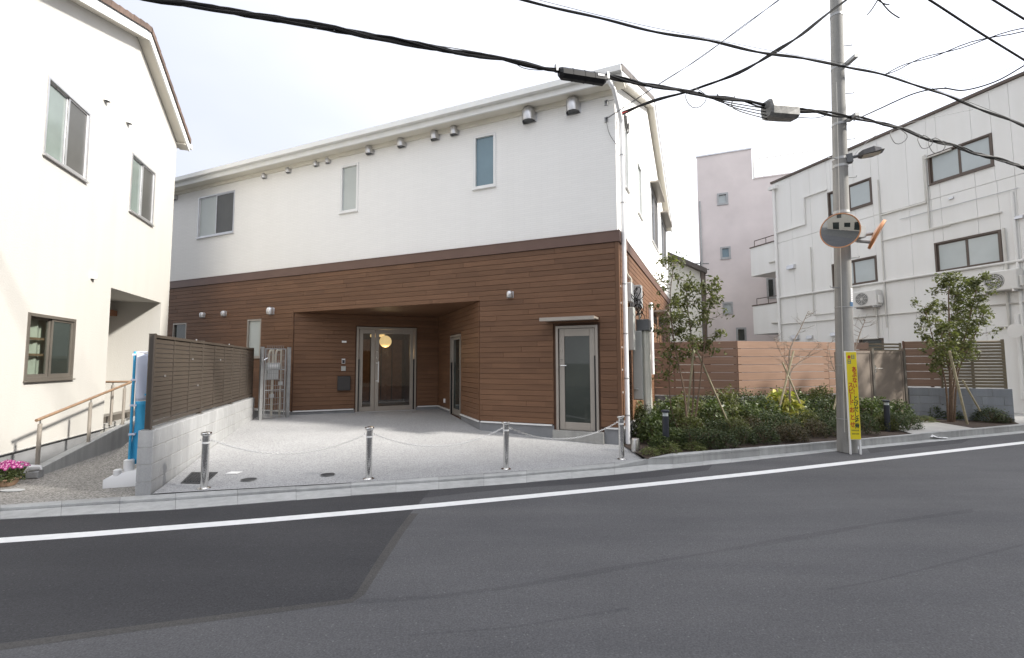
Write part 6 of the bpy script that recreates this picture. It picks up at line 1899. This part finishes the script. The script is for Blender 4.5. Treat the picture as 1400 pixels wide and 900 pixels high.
def tree(name, label, base, stems, leaf_m, n_leaf, lsize, bark, seed, group=None, dens=1.0):
    """stems: list of [(x,y,z)...] polylines relative to base; limbs and twigs grown along them, leaves near the twig ends"""
    t = thing(name, label, 'tree', base, 90, group)
    rr = random.Random(seed)
    mt = MB(); tips = []
    for st_, r0, start in stems:
        path = smooth_path(st_, 5)
        n = len(path)
        mt.tube(path, [r0 * (1 - .8 * i / (n - 1)) for i in range(n)], 7)
    trunk = mt.build('trunk', bark, t)
    ml = MB()
    for st_, r0, start in stems:
        path = smooth_path(st_, 6); n = len(path)
        for i in range(int(n * start), n):
            f = (i / n - start) / (1 - start)
            for _ in range(2 if rr.random() < .8 * dens else 1):
                a = rr.random() * 6.283; ln = rr.uniform(.16, .40) * (1.1 - .55 * f)
                d = Vector((math.cos(a), math.sin(a), rr.uniform(.15, .9))).normalized()
                e = path[i] + d * ln
                mid = path[i].lerp(e, .5) + Vector((0, 0, -.02))
                ml.tube([path[i], mid, e], [.006, .004, .002], 4)
                tips += [(mid, .4), (e, 1.0)]
                for _ in range(2):
                    d2 = (d + Vector((rr.uniform(-.9, .9), rr.uniform(-.9, .9), rr.uniform(-.5, .7)))).normalized()
                    e2 = mid + d2 * ln * rr.uniform(.4, .8)
                    ml.tube([mid, e2], [.003, .0015], 3); tips.append((e2, 1.0))
    ml.build('limbs', bark, t)
    if n_leaf:
        pts = []
        wts = [w_ for _, w_ in tips]
        for p, _ in rr.choices(tips, wts, k=n_leaf):
            pts.append((p.x + rr.gauss(0, .045), p.y + rr.gauss(0, .045), p.z + rr.gauss(0, .045)))
        leaf_mesh('crown', pts, lsize, .45, leaf_m, t, seed, .1, .8)
    return t
tb = G(940, 604, .055)
def rel(b, px, py, Y): return tuple(atY(px, py, Y) - b)
tree('slender_tree', 'slender multi-stemmed tree with sparse olive leaves and stakes beside the timber house', tuple(tb), [
    ([(0, 0, 0), rel(tb, 936, 540, tb.y + .1), rel(tb, 922, 470, tb.y + .1), rel(tb, 916, 410, tb.y + .05), rel(tb, 922, 358, tb.y)], .022, .42),
    ([(.04, .05, 0), rel(tb, 948, 540, tb.y + .2), rel(tb, 946, 470, tb.y + .2), rel(tb, 940, 420, tb.y + .15), rel(tb, 938, 385, tb.y + .1)], .020, .45),
    ([(.08, .02, 0), rel(tb, 955, 540, tb.y + .1), rel(tb, 962, 480, tb.y), rel(tb, 968, 430, tb.y), rel(tb, 974, 392, tb.y - .05)], .020, .42),
    ([(-.05, .1, 0), rel(tb, 918, 560, tb.y + .3), rel(tb, 915, 500, tb.y + .3), rel(tb, 922, 440, tb.y + .3)], .015, .55)],
    'leaf_olive', 2500, .085, 'bark_brown', 31)
tb2 = G(1300, 577, .06)
tree('leafy_tree', 'rounded leafy tree with leaning stake before the olive louver screen', tuple(tb2), [
    ([(0, 0, 0), rel(tb2, 1299, 520, tb2.y), rel(tb2, 1298, 450, tb2.y), rel(tb2, 1297, 400, tb2.y), rel(tb2, 1300, 382, tb2.y)], .03, .35),
    ([(.05, .03, 0), rel(tb2, 1305, 520, tb2.y + .1), rel(tb2, 1322, 450, tb2.y + .1), rel(tb2, 1334, 400, tb2.y), rel(tb2, 1338, 384, tb2.y)], .026, .38),
    ([(-.04, .02, 0), rel(tb2, 1292, 520, tb2.y - .05), rel(tb2, 1276, 465, tb2.y - .1), rel(tb2, 1264, 420, tb2.y - .1)], .024, .42),
    ([(.06, -.02, 0), rel(tb2, 1310, 510, tb2.y - .2), rel(tb2, 1330, 465, tb2.y - .3), rel(tb2, 1347, 425, tb2.y - .3)], .022, .45),
    ([(.0, .06, 0), rel(tb2, 1303, 500, tb2.y + .4), rel(tb2, 1308, 440, tb2.y + .5), rel(tb2, 1312, 405, tb2.y + .5)], .022, .42),
    ([(.0, -.04, 0), rel(tb2, 1300, 520, tb2.y - .3), rel(tb2, 1292, 480, tb2.y - .5), rel(tb2, 1283, 440, tb2.y - .5)], .02, .45)],
    'leaf_olive', 6000, .085, 'bark_brown', 32, dens=1.2)
tb3 = atY(1080, 584, 10.2); tb3.z = .055
tree('bare_sapling', 'bare leafless sapling with crossed stakes before the sunlit plank fence', tuple(tb3), [
    ([(0, 0, 0), rel(tb3, 1080, 520, 10.2), rel(tb3, 1080, 480, 10.2), rel(tb3, 1094, 450, 10.2), rel(tb3, 1105, 426, 10.2)], .024, .5),
    ([(0, 0, .3), rel(tb3, 1081, 510, 10.2), rel(tb3, 1100, 490, 10.2), rel(tb3, 1122, 468, 10.1)], .014, .4),
    ([(0, 0, .4), rel(tb3, 1078, 505, 10.2), rel(tb3, 1066, 480, 10.3), rel(tb3, 1058, 462, 10.3)], .012, .4)], None, 0, 0, 'bark_grey', 33, dens=.1)
tb4 = atY(1150, 590, 9.6); tb4.z = .055
tree('bare_sapling', 'bare sapling half hidden behind the utility pole', tuple(tb4), [
    ([(0, 0, 0), rel(tb4, 1152, 530, 9.6), rel(tb4, 1165, 490, 9.6), rel(tb4, 1176, 455, 9.6), rel(tb4, 1183, 438, 9.6)], .022, .5),
    ([(0, 0, .4), rel(tb4, 1148, 520, 9.6), rel(tb4, 1138, 500, 9.6), rel(tb4, 1132, 470, 9.6)], .014, .4)], None, 0, 0, 'bark_grey', 34, dens=.1)
def stake(a, b, r, label, m='stake_wood'):
    tag(MB().tube([a, Vector(a).lerp(Vector(b), .5), b], r, 8).build('tree_stake', m), label, 'stake', 'stakes propping the young trees')
stake(G(936, 600, .03), atY(950, 462, 8.55), .022, 'upright pale stake at the slender tree beside the house')
stake(atY(998, 584, 9.3), atY(951, 476, 8.6), .018, 'slanting stake propping the slender tree from the right')
stake(atY(1066, 556, 10.0), atY(1085, 480, 10.15), .02, 'stake leaning right at the bare sapling')
stake(atY(1094, 552, 10.0), atY(1070, 496, 10.15), .018, 'stake leaning left at the bare sapling')
stake(G(1323, 582, .03), atY(1298, 480, 10.4), .024, 'long pale stake leaning against the right tree')
stake(atY(1340, 562, 10.8), atY(1316, 520, 10.7), .018, 'short stake propping the right tree from its right')
stake(atY(1140, 560, 9.4), atY(1152, 508, 9.5), .016, 'stake beside the sapling behind the pole')

# ---- garden lights, short steel post, litter
for px, py, pt, lab in ((911, 617, 563, 'navy cylindrical garden light in the bed near the slender tree'), (1214, 590, 549, 'navy cylindrical garden light before the taupe gate')):
    P = G(px, py, .055); zt = atY(px, pt, P.y).z
    t = thing('garden_light', lab, 'garden light', (P.x, P.y, .05), 90, 'navy garden lights')
    MB().lathe([(.052, 0), (.052, zt - .12)], 16).build('column', 'lamp_navy', t)
    MB().lathe([(.045, zt - .12), (.045, zt - .06)], 16).build('lens', 'pane_milk', t)
    MB().lathe([(.062, zt - .06), (.066, zt - .05), (.066, zt - .03), (.05, zt - .02)], 16).build('cap', 'lamp_navy', t)
P = G(869, 617, .05)
t = thing('steel_post', 'short polished steel stub post beside the downpipe foot', 'post', (P.x, P.y, .04))
MB().lathe([(.066, 0), (.066, .19), (.056, .215), (.03, .222)], 20).build('post_body', 'stain_steel', t)
MB().lathe([(.068, .03), (.068, .05)], 20).build('ring', 'chrome', t)
P = G(1283, 600, -.03)
mb = MB()
rl = random.Random(6)
V_ = []
for i in range(7):
    for j in range(4): V_.append((P.x + (i - 3) * .07 + rl.uniform(-.02, .02) + j * .02, P.y + (j - 1.5) * .05 + i * .015, -.03 + max(0, .07 - abs(i - 1) * .03) * (1.2 - abs(j - 1.5) * .4) + rl.uniform(0, .02)))
mb.add(V_, [(i * 4 + j, i * 4 + j + 1, i * 4 + j + 5, i * 4 + j + 4) for i in range(6) for j in range(3)])
tag(mb.build('litter_bag', 'cloth_white'), 'crumpled white plastic bag lying in the gutter before the entrance path', 'bag')

# things of one look get their place in the row, counted from the left in the picture
_by = {}
for o in bpy.data.objects:
    if o.parent is None and o.name.split('.')[0] == 'shrub': _by.setdefault(o['label'], []).append(o)
ORD = ['leftmost', 'second from the left', 'third from the left', 'fourth from the left', 'fifth from the left', 'sixth from the left', 'seventh from the left', 'eighth from the left', 'ninth from the left', 'tenth from the left', 'eleventh from the left', 'twelfth from the left']
for lab, os_ in _by.items():
    if len(os_) < 2: continue
    os_.sort(key=lambda o: o.location.x / o.location.y)
    for k, o in enumerate(os_): o['label'] = lab + ', ' + ORD[min(k, 11)]
